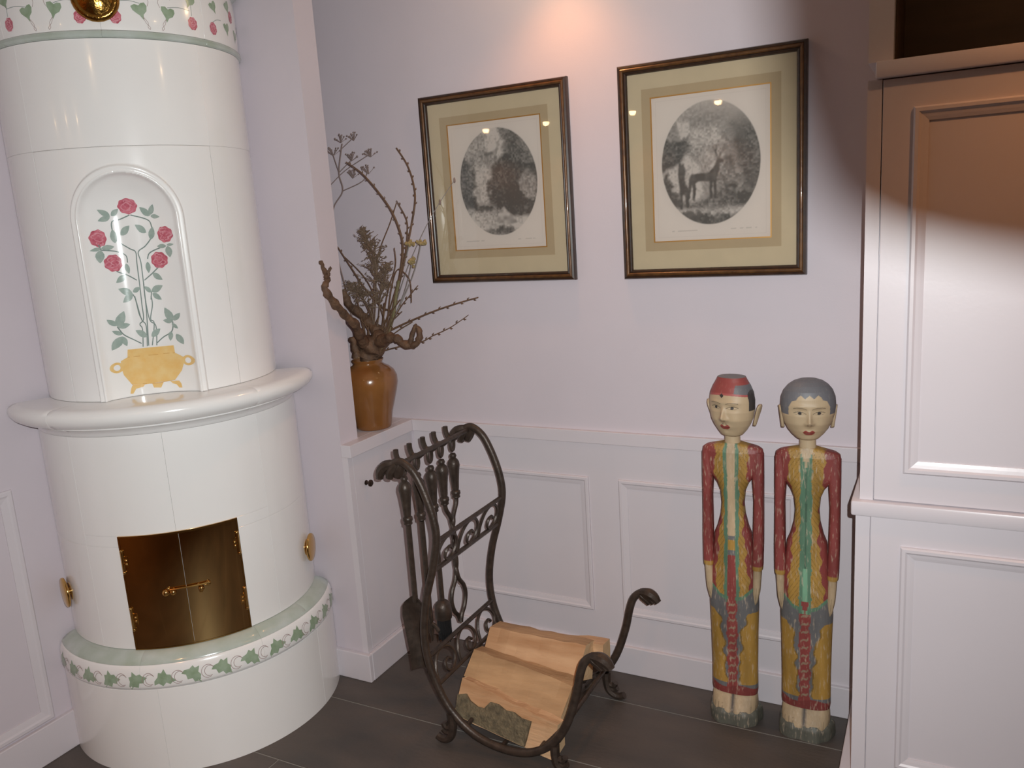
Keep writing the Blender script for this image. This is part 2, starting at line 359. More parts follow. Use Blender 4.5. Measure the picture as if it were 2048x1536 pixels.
# the two tiles over the door stop at its head
for a, b in ((-87, -45), (-45, -3)):
    tile_arc([(RL, DZ1), (RL, 1.084)], a, b, 'body_tile', 'glaze')
tile_arc([(RL, 0.7375), (RL, DZ1)], -87, DA, 'body_tile', 'glaze'); tile_arc([(RL, 0.7375), (RL, DZ1)], DB_, -3, 'body_tile', 'glaze')
ledge = [(0.405, 1.0845), (0.4075, 1.092), (0.413, 1.100), (0.421, 1.1065), (0.4305, 1.111), (0.4305, 1.1165), (0.444, 1.118), (0.458, 1.122), (0.4695, 1.1295), (0.4775, 1.140), (0.481, 1.152), (0.479, 1.163), (0.473, 1.1715), (0.463, 1.177), (0.452, 1.179), (0.40, 1.1797), (0.36, 1.18), (0.30, 1.1802), (0.235, 1.1804)]
ring(ledge, [-132, -84, -8, 60], 'ledge_tile', 'glaze', thick=0.05)
for a, b in ((-132, -87), (-3, 39), (39, 81)): tile_arc([(RU, 1.1805), (RU, 1.91)], a, b, 'upper_tile', 'glaze')
ring([(RU, 1.91), (RU, 2.197)], [-132, -87, -3, 39, 60], 'upper_tile', 'glaze')
# arched niche tile with raised moulding
NC, NA, NZ = -46.6, 0.1575, 1.703
def niche_r(th, z):
    s = (th-NC)*math.pi/180*RU
    sd = np.where(z < NZ, np.abs(s)-NA, np.hypot(s, z-NZ)-NA)
    d = -sd
    t = np.clip(d/0.007, 0, 1); rise = 0.0075*np.sin(t*math.pi/2)
    t2 = np.clip((d-0.007)/0.012, 0, 1); rise = rise - 0.003*t2
    t3 = np.clip((d-0.019)/0.004, 0, 1); rise = rise + 0.0022*np.sin(np.clip((d-0.017)/0.008, 0, 1)*math.pi)
    u = np.clip((d-0.023)/0.115, 0, 1); drop = np.sqrt(np.clip(1-(1-u)**2, 0, 1))*(1-0.35*(1-u)**3)
    e = np.clip((d-0.023)/0.006, 0, 1)
    return RU + rise*(1-e) - 0.078*drop
nth, nz_ = 330, 250
TH, ZZ = np.meshgrid(np.linspace(-86.9, -3.1, nth), np.linspace(1.1806, 1.9096, nz_))
RR = niche_r(TH, ZZ); edge = np.zeros_like(RR); edge[0, :] = edge[-1, :] = 0.0004; edge[:, 0] = edge[:, -1] = 0.0004; RR = RR-edge
V = np.stack([SX+RR*np.cos(np.radians(TH)), SY+RR*np.sin(np.radians(TH)), ZZ], -1).reshape(-1, 3)
idx = np.arange(nth*nz_).reshape(nz_, nth)
F = np.stack([idx[:-1, :-1], idx[:-1, 1:], idx[1:, 1:], idx[1:, :-1]], -1).reshape(-1, 4)
me = bpy.data.meshes.new('niche_tile'); me.from_pydata(V.tolist(), [], F.tolist()); me.materials.append(M['glaze'])
me.polygons.foreach_set('use_smooth', [True]*len(me.polygons)); me.update()
niche = link(bpy.data.objects.new('niche_tile', me), stove); niche['label'] = 'arched niche tile painted with a potted rose tree'
sol = niche.modifiers.new('thickness', 'SOLIDIFY'); sol.thickness = 0.012; sol.offset = -1

# painted rose tree (flat glaze painting on the niche wall)
RN = 0.3335
def nsurf(s, z, lift=0.0):
    th = -45 + math.degrees(s/0.33); e = 0.6
    r0 = float(niche_r(np.array(th), np.array(z))); p = Vector(pol(r0, th, z))
    ta = Vector(pol(float(niche_r(np.array(th+e), np.array(z))), th+e, z))-Vector(pol(float(niche_r(np.array(th-e), np.array(z))), th-e, z))
    tb = Vector(pol(float(niche_r(np.array(th), np.array(z+.004))), th, z+.004))-Vector(pol(float(niche_r(np.array(th), np.array(z-.004))), th, z-.004))
    nn = ta.cross(tb).normalized()
    return tuple(p+nn*(0.0007+lift))
def sheet(poly, name, mt, parent, surf, lift=0.0, sub=None):
    """flat painted patch: fan of a 2-D outline on a curved surface"""
    cs = sum(p[0] for p in poly)/len(poly); cz = sum(p[1] for p in poly)/len(poly)
    vs = [surf(cs, cz, lift)]; fs = []; K = 3; n = len(poly)
    for k in range(1, K+1):
        for p in poly: vs.append(surf(cs+(p[0]-cs)*k/K, cz+(p[1]-cz)*k/K, lift))
    for j in range(n): fs.append((0, 1+j, 1+(j+1) % n))
    for k in range(1, K):
        for j in range(n):
            a = 1+(k-1)*n+j; b = 1+(k-1)*n+(j+1) % n; fs.append((a, b, b+n, a+n))
    o = MB().add(vs, fs).build(name, mt, parent, smooth=True); return o
def ribbon(pts, wd, name, mt, parent, surf, lift=0.0, n=5):
    P = catmull([(p[0], p[1], 0) for p in pts], n); vs = []; fs = []
    for i, p in enumerate(P):
        t = (P[min(i+1, len(P)-1)]-P[max(i-1, 0)]).normalized(); nx, nz2 = -t.y, t.x
        vs += [surf(p.x+nx*wd/2, p.y+nz2*wd/2, lift), surf(p.x-nx*wd/2, p.y-nz2*wd/2, lift)]
        if i: k = 2*i; fs.append((k-2, k-1, k+1, k))
    return MB().add(vs, fs).build(name, mt, parent)
def leaf_poly(x0, z0, x1, z1, wd=0.45):
    dx, dz = x1-x0, z1-z0; out = []
    prof = [(0, 0), (0.12, 0.14), (0.3, 0.24), (0.5, 0.26), (0.72, 0.19), (0.9, 0.08), (1, 0)]
    for t, w_ in prof: out.append((x0+dx*t-dz*w_*wd/0.5, z0+dz*t+dx*w_*wd/0.5))
    for t, w_ in prof[-2:0:-1]: out.append((x0+dx*t+dz*w_*wd/0.5, z0+dz*t-dx*w_*wd/0.5))
    return out
def rose(s, z, rx, rz, parent, surf, seed=0):
    rng = random.Random(seed)
    sc = [(s+rx*(1+0.05*math.cos(8*a+seed))*math.cos(a), z+rz*(1+0.05*math.cos(8*a+seed))*math.sin(a)) for a in [2*math.pi*k/40 for k in range(40)]]
    o = sheet(sc, 'painted_rose', 'paint_rose', parent, surf)
    for k in range(9):
        a = k*2.4+seed; rr = 0.82*math.sqrt((k+0.5)/9)
        cx, cz = s+rx*rr*math.cos(a), z+rz*rr*math.sin(a); t = a+math.pi/2
        L_ = 0.34*rx*(0.7+0.5*rng.random())
        arc = [(cx+L_*math.cos(t+q)*abs(q)**0.0*q*1.1+0.12*rx*math.cos(a)*(1-q*q), cz+L_*math.sin(t)*q*1.1+0.12*rz*math.sin(a)*(1-q*q)) for q in (-1, -0.5, 0, 0.5, 1)]
        ribbon(arc, 0.0022+0.0018*rng.random(), 'petal_stroke', 'paint_rose_light', o, surf, 0.0004, 3)
    return o
STEMS = [[(-0.0186,1.3283),(-0.0123,1.39),(-0.0239,1.4097),(-0.0297,1.4448),(-0.0351,1.4824)],[(-0.0331,1.3279),(-0.0259,1.3803),(-0.0321,1.3969),(-0.0175,1.4119),(-0.0154,1.4598),(-0.0132,1.5073),(-0.0111,1.5807),(-0.0099,1.6119),(-0.0283,1.6234),(-0.0608,1.646),(-0.0703,1.6672),(-0.0698,1.7028),(-0.045,1.7092),(-0.0115,1.7202)],[(0.0131,1.3282),(0.0198,1.3873),(0.0025,1.4075),(-0.0018,1.4694),(0.0003,1.5169),(0.0021,1.5799),(-0.0012,1.6114),(0.0249,1.628),(0.0493,1.6551),(0.0523,1.6911),(0.0379,1.7064),(-0.0086,1.72)],[(-0.0137,1.3295),(-0.0034,1.4428),(0.0003,1.5169)],[(-0.0017,1.3296),(0.0154,1.3957),(0.0059,1.41),(0.0187,1.4519),(0.0185,1.4785)],[(-0.02,1.529),(-0.0474,1.5455),(-0.0722,1.5563),(-0.0805,1.5649)],[(-0.0411,1.5826),(-0.0432,1.6036),(-0.0681,1.6167),(-0.106,1.624)],[(0.0049,1.5271),(0.0345,1.5462),(0.0599,1.5657)],[(0.0252,1.5889),(0.0325,1.6041),(0.051,1.6135),(0.0854,1.6242)],[(-0.0361,1.338),(-0.057,1.3507),(-0.0845,1.3704),(-0.0972,1.3964)],[(0.0162,1.3361),(0.0376,1.3507),(0.068,1.3678),(0.0746,1.3971)],[(-0.106,1.624),(-0.1096,1.6396)],[(-0.04,1.4881),(-0.034,1.4718),(-0.0295,1.4288),(-0.0235,1.4123)],[(0.0224,1.4915),(0.0168,1.468)]]
LEAVES = [(-0.072,1.7193,-0.0996,1.7398),(-0.0721,1.7183,-0.1036,1.7074),(-0.0692,1.7206,-0.0445,1.7396),(0.0531,1.7141,0.0239,1.7413),(0.0535,1.7167,0.0653,1.7473),(0.0546,1.714,0.0804,1.7096),(-0.05,1.6634,-0.0167,1.6898),(0.0341,1.6663,0.0008,1.6913),(-0.0693,1.6414,-0.0719,1.6826),(0.0448,1.645,0.0563,1.6831),(-0.1055,1.629,-0.1269,1.6237),(-0.1055,1.629,-0.0733,1.6315),(-0.1079,1.6241,-0.112,1.5863),(0.0879,1.6265,0.1046,1.6278),(0.0898,1.6238,0.0922,1.5898),(0.0867,1.6241,0.0608,1.6243),(-0.0472,1.5804,-0.0412,1.5488),(0.024,1.5811,0.0229,1.5471),(-0.0529,1.5459,-0.0836,1.5262),(0.0345,1.5462,0.0633,1.5244),(-0.04,1.4881,-0.0808,1.5076),(-0.0395,1.4907,-0.0733,1.4657),(-0.0388,1.4944,-0.0119,1.5072),(0.0224,1.4915,0.0609,1.5076),(0.0245,1.4861,0.0518,1.4655),(0.0222,1.4899,0.0002,1.5091),(-0.0972,1.3964,-0.0745,1.441),(-0.098,1.3992,-0.117,1.4212),(-0.0965,1.3947,-0.0628,1.3997),(-0.089,1.3711,-0.1103,1.3856),(-0.0895,1.3659,-0.1165,1.3286),(-0.0895,1.3659,-0.0809,1.3349),(0.0746,1.3971,0.0563,1.4413),(0.0774,1.3998,0.0962,1.423),(0.0746,1.3971,0.0459,1.4027),(0.0713,1.392,0.0861,1.375),(0.0655,1.368,0.0595,1.3384),(0.0794,1.3592,0.0949,1.326),(-0.0137,1.3577,-0.0495,1.3796),(-0.0001,1.3565,0.0332,1.3781)]
for st in STEMS: ribbon(st, 0.0034, 'painted_stem', 'paint_stem', niche, nsurf)
for a in LEAVES: sheet(leaf_poly(*a, wd=0.47), 'painted_leaf', 'paint_sage', niche, nsurf, 0.0003)
for i, (s, z, rx, rz) in enumerate([(-0.0137,1.7458,0.0306,0.0227),(-0.1076,1.6582,0.0173,0.0248),(0.0865,1.6578,0.0188,0.0237),(-0.0811,1.5841,0.0233,0.0249),(0.0611,1.584,0.0245,0.0239)]): rose(s, z, rx, rz, niche, nsurf, i)
POT = [(-0.0815,1.3243),(-0.0848,1.3017),(-0.102,1.293),(-0.1033,1.2714),(-0.1,1.2493),(-0.0844,1.2177),(-0.0454,1.2119),(0.057,1.2176),(0.0804,1.2459),(0.0888,1.2692),(0.0897,1.2874),(0.0683,1.3015),(0.0671,1.3244),(-0.0025,1.3242)]
pot = sheet(POT, 'painted_pot', 'paint_pot', niche, nsurf, 0.0005)
ribbon([(-0.0848,1.3017),(-0.0074,1.3004),(0.0683,1.3015)], 0.0014, 'pot_line', 'paint_pot_dark', pot, nsurf, 0.0009)
ribbon([(-0.0844,1.2181),(-0.0074,1.2124),(0.057,1.218)], 0.0014, 'pot_line', 'paint_pot_dark', pot, nsurf, 0.0009)
for hx, hz in ((-0.1117, 1.2746), (0.0994, 1.2768)):
    ribbon([(hx+0.0105*math.cos(a), hz+0.0125*math.sin(a)) for a in np.linspace(0, 2*math.pi, 13)], 0.007, 'pot_handle', 'paint_pot', pot, nsurf, 0.0003, 2)
for ft in ([(-0.0916,1.1901),(-0.0875,1.2062),(-0.0821,1.2168),(-0.0454,1.2119),(-0.0522,1.2055),(-0.0769,1.2021),(-0.0842,1.1887)], [(0.0746,1.1917),(0.0735,1.2046),(0.0683,1.2141),(0.0394,1.2149),(0.0469,1.207),(0.0595,1.2023),(0.0659,1.192)], [(-0.0216,1.2129),(-0.0175,1.1993),(0.0064,1.1968),(0.0175,1.213)]):
    sheet(ft, 'pot_foot', 'paint_pot', pot, nsurf, 0.0002)

# painted ivy band at the foot
def bsurf(s, z, lift=0.0):
    zs = [p[1] for p in band]; r = float(np.interp(z, zs, [p[0] for p in band])); return pol(r+0.0009+lift, math.degrees(s/0.459), z)
ivy = [(-0.58, -0.30), (-0.40, -0.05), (-0.36, 0.10), (-0.16, 0.16), (-0.06, 0.46), (0.10, 0.28), (0.26, 0.34), (0.34, 0.12), (0.56, -0.06), (0.60, -0.28), (0.36, -0.22), (0.16, -0.42), (-0.04, -0.26), (-0.24, -0.40), (-0.36, -0.30)]
bt = [t for t in bt if t]
bounds = [-65.5, -18.5, 7.0, 200]
rng = random.Random(4)
for k in range(-6, 8):
    tc_ = -45.5 + 10.9*k
    if not (-111 < tc_ < 36): continue
    owner = bt[min(sum(tc_ > b for b in bounds[:-1]), len(bt)-1)]
    s0 = R_(tc_)*0.459; sg = -1; rotz = rng.uniform(-0.7, 0.7)
    poly = []
    for x, z in ivy:
        x2 = (x*math.cos(rotz)-z*math.sin(rotz))*sg; z2 = x*math.sin(rotz)+z*math.cos(rotz); poly.append((s0+x2*0.056, 0.3285+z2*0.060))
    sheet(poly, 'painted_leaf', 'paint_leaf', owner, bsurf)
    for rr, off in ((0.021, 0.040), (0.0165, 0.045)):
        pts = [(s0-sg*off+rr*math.cos(a)*0.9, 0.3265+rr*math.sin(a)) for a in np.linspace(0.6, 5.2, 9)]
        ribbon(pts, 0.0016, 'painted_tendril', 'paint_line', owner, bsurf, 0.0, 3)

# cornice with roses
ring([(0.3575, 2.1975), (0.3635, 2.2005), (0.3660, 2.2065), (0.3640, 2.214), (0.3585, 2.2175)], [-132, -93, -45, 2.4, 50], 'cornice_moulding_tile', 'glaze_green')
ct = [t for t in ring([(0.3575, 2.218), (0.3595, 2.235), (0.3605, 2.26), (0.3605, 2.335), (0.357, 2.375)], [-132, -93, -45, 2.4, 50], 'cornice_tile', 'glaze') if t]
ring([(0.3575, 2.3755), (0.37, 2.388), (0.384, 2.41), (0.384, 2.44), (0.37, 2.452)], [-132, -93, -45, 2.4, 50], 'crown_tile', 'glaze_green')
def csurf(s, z, lift=0.0): return pol(0.3612+lift, math.degrees(s/0.36), z)
def cown(t): return ct[min(sum(t > b for b in (-93, -45, 2.4)), len(ct)-1)]
heart = [(0, -0.62), (0.12, -0.3), (0.38, -0.12), (0.5, 0.18), (0.42, 0.42), (0.18, 0.42), (0, 0.3), (-0.22, 0.44), (-0.5, 0.36), (-0.46, 0.1), (-0.3, -0.12), (-0.14, -0.3)]
for t, z, sc_, rz in ((-75.9,2.272,.040,.25),(-63.2,2.274,.042,-.2),(-28.1,2.272,.042,.25),(-16.2,2.27,.040,-.2),(-4.5,2.315,.036,-.4),(10.7,2.317,.034,.5),(-88,2.31,.036,.4),(21.2,2.268,.036,.2),(33,2.26,.036,-.2),(24.6,2.335,.036,.5),(45,2.29,.036,.2),(-100,2.272,.036,-.3)):
    s0 = R_(t)*0.36
    sheet([(s0+(x*math.cos(rz)-y*math.sin(rz))*sc_, z+(x*math.sin(rz)+y*math.cos(rz))*sc_) for x, y in heart], 'painted_leaf', 'paint_leaf', cown(t), csurf)
for t, z in ((-87,2.25),(-52.8,2.252),(-38.7,2.252),(-4,2.254),(9,2.254),(28,2.31),(-104,2.25)):
    rose(R_(t)*0.36, z, 0.0155, 0.018, cown(t), csurf, int(t) % 7)
for a, b in ((-75.9, -1), (-63.2, 1), (-28.1, -1), (-16.2, 1)):
    s0 = R_(a)*0.36
    for q in (1, -1):
        ribbon([(s0-b*0.006, 2.255), (s0-b*0.014-q*0.003, 2.240), (s0-b*0.018+q*0.003, 2.229), (s0-b*0.020, 2.2225)], 0.0011, 'painted_tendril', 'paint_line', cown(a), csurf)
    ribbon([(s0-b*0.02, 2.284), (s0-b*0.024, 2.30), (s0-b*0.008, 2.315), (s0+b*0.012, 2.308)], 0.0011, 'painted_tendril', 'paint_line', cown(a), csurf)
for a, b, za, zb in ((-5, -16, 2.288, 2.286), (-28, -37, 2.29, 2.293), (-63, -54, 2.29, 2.293), (-76, -87, 2.286, 2.29), (-4, -4, 2.275, 2.305), (-87, -87, 2.27, 2.30), (9, 16, 2.272, 2.285)):
    ribbon([(R_(a)*.36, za), (R_((a+b)/2)*.36, (za+zb)/2+0.004), (R_(b)*.36, zb)], 0.0014, 'painted_tendril', 'paint_stem', cown(a), csurf)

# brass doors, hinges and latch
def plate(th0, th1, z0, z1, r, thick, name, mt, parent, n=16, smooth=True):
    rings = [[pol(r, t, z0), pol(r, t, z1), pol(r-thick, t, z1), pol(r-thick, t, z0)] for t in np.linspace(th0, th1, n)]
    return MB().loft(rings).build(name, mt, parent, smooth=smooth, angle=30)
fr_ = MB()
for (a, b, z0, z1) in ((DA, DB_, DZ1-0.007, DZ1), (DA, DB_, DZ0, DZ0+0.004), (DA, DA+0.7, DZ0+0.004, DZ1-0.007), (DB_-0.7, DB_, DZ0+0.004, DZ1-0.007)):
    fr_.loft([[pol(RL+.004, t, z0), pol(RL+.004, t, z1), pol(RL-.02, t, z1), pol(RL-.02, t, z0)] for t in np.linspace(a, b, 18)])
fr_.build('door_frame', 'brass', stove, smooth=True, angle=30)
DM = -44.3
dl = plate(DA+0.75, DM-0.10, DZ0+0.0045, DZ1-0.0075, RL+0.003, 0.006, 'brass_door', 'brass_door', stove)
dr = plate(DM+0.10, DB_-0.75, DZ0+0.0045, DZ1-0.0075, RL+0.003, 0.006, 'brass_door', 'brass_door', stove)
MB().loft([[pol(RL-.012, t, DZ0), pol(RL-.012, t, DZ1), pol(RL-.016, t, DZ1), pol(RL-.016, t, DZ0)] for t in np.linspace(DA, DB_, 18)]).build('door_back', 'brass', stove, smooth=True, angle=30)
for t, d in ((DM-0.55, dl),):
    plate(t, t+0.55, DZ0+0.006, DZ1-0.009, RL+0.0045, 0.002, 'meeting_strip', 'brass', d, n=3)
def studs(lst, d):
    for t, z, r in lst: MB().sphere(pol(RL+0.004, t, z), r*1.35, 10, 8).build('stud', 'brass', d, smooth=True)
for t0, sg, d in ((DA+1.0, 1, dl), (DB_-1.0, -1, dr)):
    for zc in (0.6915, 0.503):
        hg = MB()
        hg.tube([pol(RL+0.005, t0, zc-0.030), pol(RL+0.005, t0, zc+0.030)], 0.0048, 10)
        hg.sphere(pol(RL+0.005, t0, zc+0.034), 0.0058, 10, 8); hg.sphere(pol(RL+0.005, t0, zc-0.034), 0.0058, 10, 8)
        h = hg.build('hinge', 'brass', d, smooth=True)
        plate(min(t0, t0+sg*2.2), max(t0, t0+sg*2.2), zc-0.018, zc+0.018, RL+0.0045, 0.003, 'hinge_leaf', 'brass', d, n=4)
    studs([(t0+sg*1.5, 0.697, .0035), (t0+sg*1.5, 0.685, .0035), (t0+sg*1.5, 0.509, .0035), (t0+sg*1.5, 0.497, .0035)], d)
studs([(-52.8, 0.582, .0085), (-49.8, 0.581, .0075), (-51.5, 0.594, .004), (-38.4, 0.5775, .007), (-35.4, 0.5895, .0065), (-38.6, 0.569, .0045), (-39.3, 0.5915, .004)], dl)
MB().tube([pol(RL+0.010, t, 0.592+0.0*(t+44)) for t in np.linspace(-51, -34.5, 12)], 0.0032, 8).build('latch_bar', 'brass', dl, smooth=True)
MB().tube([pol(RL+0.003, -49.5, 0.588), pol(RL+0.010, -49.5, 0.592)], 0.004, 8).build('latch_post', 'brass', dl, smooth=True)
MB().tube([pol(RL+0.003, -36.5, 0.588), pol(RL+0.010, -36.5, 0.592)], 0.004, 8).build('latch_post', 'brass', dr, smooth=True)
# brass vent caps on the sides and the medallion of the cornice
def cap(th, z, r0, rad, prof, name, mt, label=None):
    mb = MB().lathe([(rr*rad, h) for rr, h in prof], 0, 0, 28)
    a = R_(th); mtx = Matrix.Translation(pol(r0, th, z)) @ Matrix.Rotation(a, 4, 'Z') @ Matrix.Rotation(R_(90), 4, 'Y')
    o = mb.xf(mtx).build(name, mt, stove, smooth=True, angle=50)
    if label: o['label'] = label
    return o
CP = [(0.6, -0.006), (0.6, 0.002), (0.25, 0.003), (0.25, 0.010), (0.97, 0.0105), (1.0, 0.012), (1.0, 0.0165), (0.95, 0.019), (0.6, 0.0215), (0.2, 0.0225), (0.0, 0.023)]
cap(26.5, 0.5445, RL, 0.049, CP, 'vent_cap', 'brass', 'round brass vent cap on the right flank')
cap(-111.5, 0.5475, RL, 0.049, CP, 'vent_cap', 'brass', 'round brass vent cap on the left flank')
md = cap(-45.6, 2.2985, 0.3605, 0.062, [(0.5, -0.004), (1.0, 0.001), (1.0, 0.004), (0.93, 0.011), (0.8, 0.013), (0.72, 0.010), (0.5, 0.016), (0.25, 0.022), (0.0, 0.024)], 'medallion', 'brass_dull', 'round embossed brass medallion')

# ------------------------------------------------------------------ framed prints
def vnoise(h, w_, cell, rs):
    gh, gw = int(h/cell)+3, int(w_/cell)+3; G = rs.rand(gh, gw)
    y = np.arange(h)/cell; x = np.arange(w_)/cell; yi = y.astype(int); xi = x.astype(int); fy = (y-yi)[:, None]; fx = (x-xi)[None, :]
    fy = fy*fy*(3-2*fy); fx = fx*fx*(3-2*fx)
    a = G[np.ix_(yi, xi)]; b = G[np.ix_(yi, xi+1)]; c_ = G[np.ix_(yi+1, xi)]; d = G[np.ix_(yi+1, xi+1)]
    return (a*(1-fx)+b*fx)*(1-fy)+(c_*(1-fx)+d*fx)*fy
def inpoly(U, Vv, poly):
    ins = np.zeros(U.shape, bool); n = len(poly); j = n-1
    for i in range(n):
        (xi, yi), (xj, yj) = poly[i], poly[j]
        if abs(yj-yi) > 1e-9: ins ^= ((yi > Vv) != (yj > Vv)) & (U < (xj-xi)*(Vv-yi)/(yj-yi)+xi)
        j = i
    return ins
def blob(U, Vv, cx, cy, rx, ry): return np.exp(-(((U-cx)/rx)**2+((Vv-cy)/ry)**2))
def stag(scale, ox, oy, flip=1):
    body = [(-.5,.02),(-.42,.16),(-.1,.14),(.2,.17),(.36,.34),(.42,.5),(.55,.52),(.66,.44),(.62,.4),(.52,.38),(.5,.22),(.42,.02),(.38,-.1),(.38,-.52),(.32,-.52),(.31,-.1),(.26,-.06),(.24,-.5),(.18,-.5),(.18,-.06),(-.16,-.04),(-.3,-.1),(-.28,-.28),(-.33,-.54),(-.39,-.54),(-.36,-.28),(-.42,-.1),(-.46,-.26),(-.5,-.52),(-.55,-.52),(-.53,-.24),(-.5,-.06)]
    ant = [[(.42,.5),(.36,.68),(.26,.84),(.29,.85),(.38,.72),(.4,.86),(.43,.86),(.42,.68),(.46,.52)], [(.46,.5),(.52,.66),(.66,.74),(.67,.71),(.56,.62),(.62,.8),(.65,.8),(.6,.66),(.5,.5)]]
    return [[(ox+flip*x*scale, oy+y*scale) for x, y in p] for p in [body]+ant]
def make_print(seed, variant):
    H, W = 236, 196
    rs = np.random.RandomState(seed)
    Vv, U = np.meshgrid(np.linspace(-0.5, 0.5, H), np.linspace(-0.5, 0.5, W), indexing='ij')
    n1 = vnoise(H, W, 34, rs); n2 = vnoise(H, W, 15, rs); n3 = vnoise(H, W, 7, rs); n4 = vnoise(H, W, 3.2, rs)
    fbm = n1*.42+n2*.28+n3*.18+n4*.12
    u = (U-(0.0 if variant else 0.02))/0.425; v = (Vv-0.025)/0.425      # oval radius 1
    tone = 0.60+0.42*(fbm-0.5)
    def blur(mk, r):
        m2 = mk.astype(float)
        for ax in (0, 1):
            for _ in range(2):
                pd = [(0, 0), (0, 0)]; pd[ax] = (r, r); q = np.pad(m2, pd, mode='edge'); cs = np.cumsum(q, ax)
                z0 = np.zeros_like(np.take(cs, [0], ax)); cs = np.concatenate([z0, cs], ax); n = m2.shape[ax]
                m2 = (np.take(cs, range(2*r+1, 2*r+1+n), ax)-np.take(cs, range(0, n), ax))/(2*r+1)
        return m2
    wu = u+0.16*(n2-.5)+0.10*(n3-.5); wv = v+0.16*(n1-.5)+0.10*(n4-.5)
    def area(poly, val, r=2, amt=1.0, tex=0.5):
        nonlocal tone
        k_ = blur(inpoly(wu, wv, poly), r)*amt; tone = tone*(1-k_)+(val+tex*(fbm-.5)+0.22*(n4-.5))*k_
    if variant == 0:      # rocky cave with deer lying in front, one on the skyline
        area([(-1.1,1.1),(-.1,1.1),(-.05,.4),(-.35,.2),(-1.1,.1)], 0.72, 3)
        area([(-.2,1.1),(.12,1.1),(.16,.45),(-.1,.35),(-.3,.7)], 0.90, 3, tex=.2)
        area([(.1,1.1),(1.1,1.1),(1.1,.3),(.4,.25),(.2,.5)], 0.50, 3)
        area([(-1.1,.45),(-.55,.35),(-.45,-.1),(-.6,-.5),(-1.1,-.6)], 0.40, 3)
        area([(-.5,.2),(-.2,.3),(-.1,.0),(-.3,-.4),(-.62,-.35)], 0.80, 2, tex=.4)
        area([(-.25,.05),(-.05,.34),(.25,.42),(.6,.3),(1.1,.25),(1.1,-.5),(.6,-.62),(.1,-.6),(-.25,-.35)], 0.26, 2, tex=.35)
        area([(.45,.0),(.75,.2),(1.0,.0),(.9,-.35),(.6,-.3)], 0.62, 2, tex=.6)
        area([(-1.1,-.55),(-.3,-.5),(.1,-.62),(.7,-.6),(1.1,-.5),(1.1,-1.1),(-1.1,-1.1)], 0.78, 2, tex=.5)
        area([(-.5,-.82),(.0,-.9),(.4,-.82),(.3,-1.0),(-.3,-1.02)], 0.40, 2)
        area([(-.75,-.42),(-.3,-.46),(-.2,-.54),(-.6,-.56)], 0.36, 1)
        figs = [(stag(.40, .16, -.30), -.30), (stag(.34, .42, -.42, -1), -.28)]; lights = [(stag(.34, -.12, .52), .05)]
        lights += [([[(-.10,-.74),(-.02,-.56),(.10,-.44),(.22,-.56),(.36,-.66),(.44,-.78),(.2,-.8)]], .22)]
    else:                 # stag and hind on a knoll below a rock arch
        area([(-1.1,1.1),(1.1,1.1),(1.1,.75),(.3,.62),(-.5,.62),(-1.1,.4)], 0.46, 4)
        area([(-.72,.75),(-.4,.72),(-.36,.5),(-.62,.42)], 0.80, 2)
        area([(-1.1,.5),(-.62,.42),(-.42,.55),(-.3,.3),(-.72,-.05),(-1.1,-.1)], 0.28, 2)
        area([(-.3,.6),(.2,.62),(.45,.2),(.2,-.2),(-.2,.0),(-.5,.1)], 0.66, 3)
        area([(-.95,-.05),(-.5,.12),(-.15,-.1),(-.2,-.55),(-.7,-.6),(-1.1,-.4)], 0.86, 2, tex=.25)
        area([(.35,.75),(1.1,.7),(1.1,-.6),(.72,-.5),(.55,.0)], 0.38, 3)
        area([(.15,-.1),(.35,.02),(.6,-.2),(.72,-.5),(.5,-.68),(.2,-.6)], 0.44, 2)
        area([(-.95,-.25),(-.8,-.1),(-.72,-.5),(-.6,-.72),(-.85,-.75)], 0.30, 2)
        area([(.42,-.52),(.75,-.5),(.9,-.62),(.6,-.74),(.42,-.7)], 0.24, 2)
        area([(-.75,-.66),(-.2,-.60),(.2,-.46),(.5,-.62),(.2,-.72),(-.4,-.74)], 0.40, 2)
        area([(-.7,-.74),(.1,-.72),(.8,-.72),(.6,-.9),(-.4,-.9)], 0.74, 2, tex=.4)
        area([(-.6,-.84),(-.1,-.80),(.5,-.86),(.3,-1.05),(-.4,-1.05)], 0.30, 2)
        figs = [(stag(.62, -.12, -.25), -.30), (stag(.24, .40, -.40, -1), -.16)]; lights = [([[(-.66,-.06),(-.62,.04),(-.58,-.02),(-.54,.03),(-.50,-.10),(-.53,-.26),(-.44,-.40),(-.45,-.70),(-.49,-.70),(-.52,-.48),(-.57,-.48),(-.58,-.72),(-.62,-.72),(-.63,-.36)]], -.22)]
    tone += 0.10*np.sin((u*0.8+v+fbm*0.9)*40)*0.35
    for polys, dt in figs+lights:
        msk = np.zeros(U.shape, bool)
        for p in polys: msk |= inpoly(u+.02*(n4-.5), v+.02*(n3-.5), p)
        k_ = blur(msk, 1); tone = tone*(1-k_)+np.clip(0.48+dt+0.35*(n3-0.5)+0.18*(v-polys[0][0][1]), 0.06, 1)*k_
    tone = np.clip((tone-0.52)*1.45+0.47, 0.04, 0.98)
    e = np.sqrt(u*u+v*v)
    mask = np.clip((1.0-e)/0.02, 0, 1)
    if variant: mask *= np.clip((1.05-np.clip((v-.45), 0, 9)*1.1+0.5*(fbm-.5)), 0.25, 1)
    paper = np.array([0.60, 0.515, 0.455]); ink = np.array([0.085, 0.078, 0.070])
    colr = ink+(np.array([0.53, 0.46, 0.41])-ink)*(tone[..., None]**1.55)
    colr = paper*(1-mask[..., None])+colr*mask[..., None]
    cap_ = (np.abs(Vv+0.435) < 0.004) & ((np.abs(U+0.25) < 0.13) | (np.abs(U-0.28) < 0.11)) & (n4 > 0.45)
    colr[cap_] *= 0.8
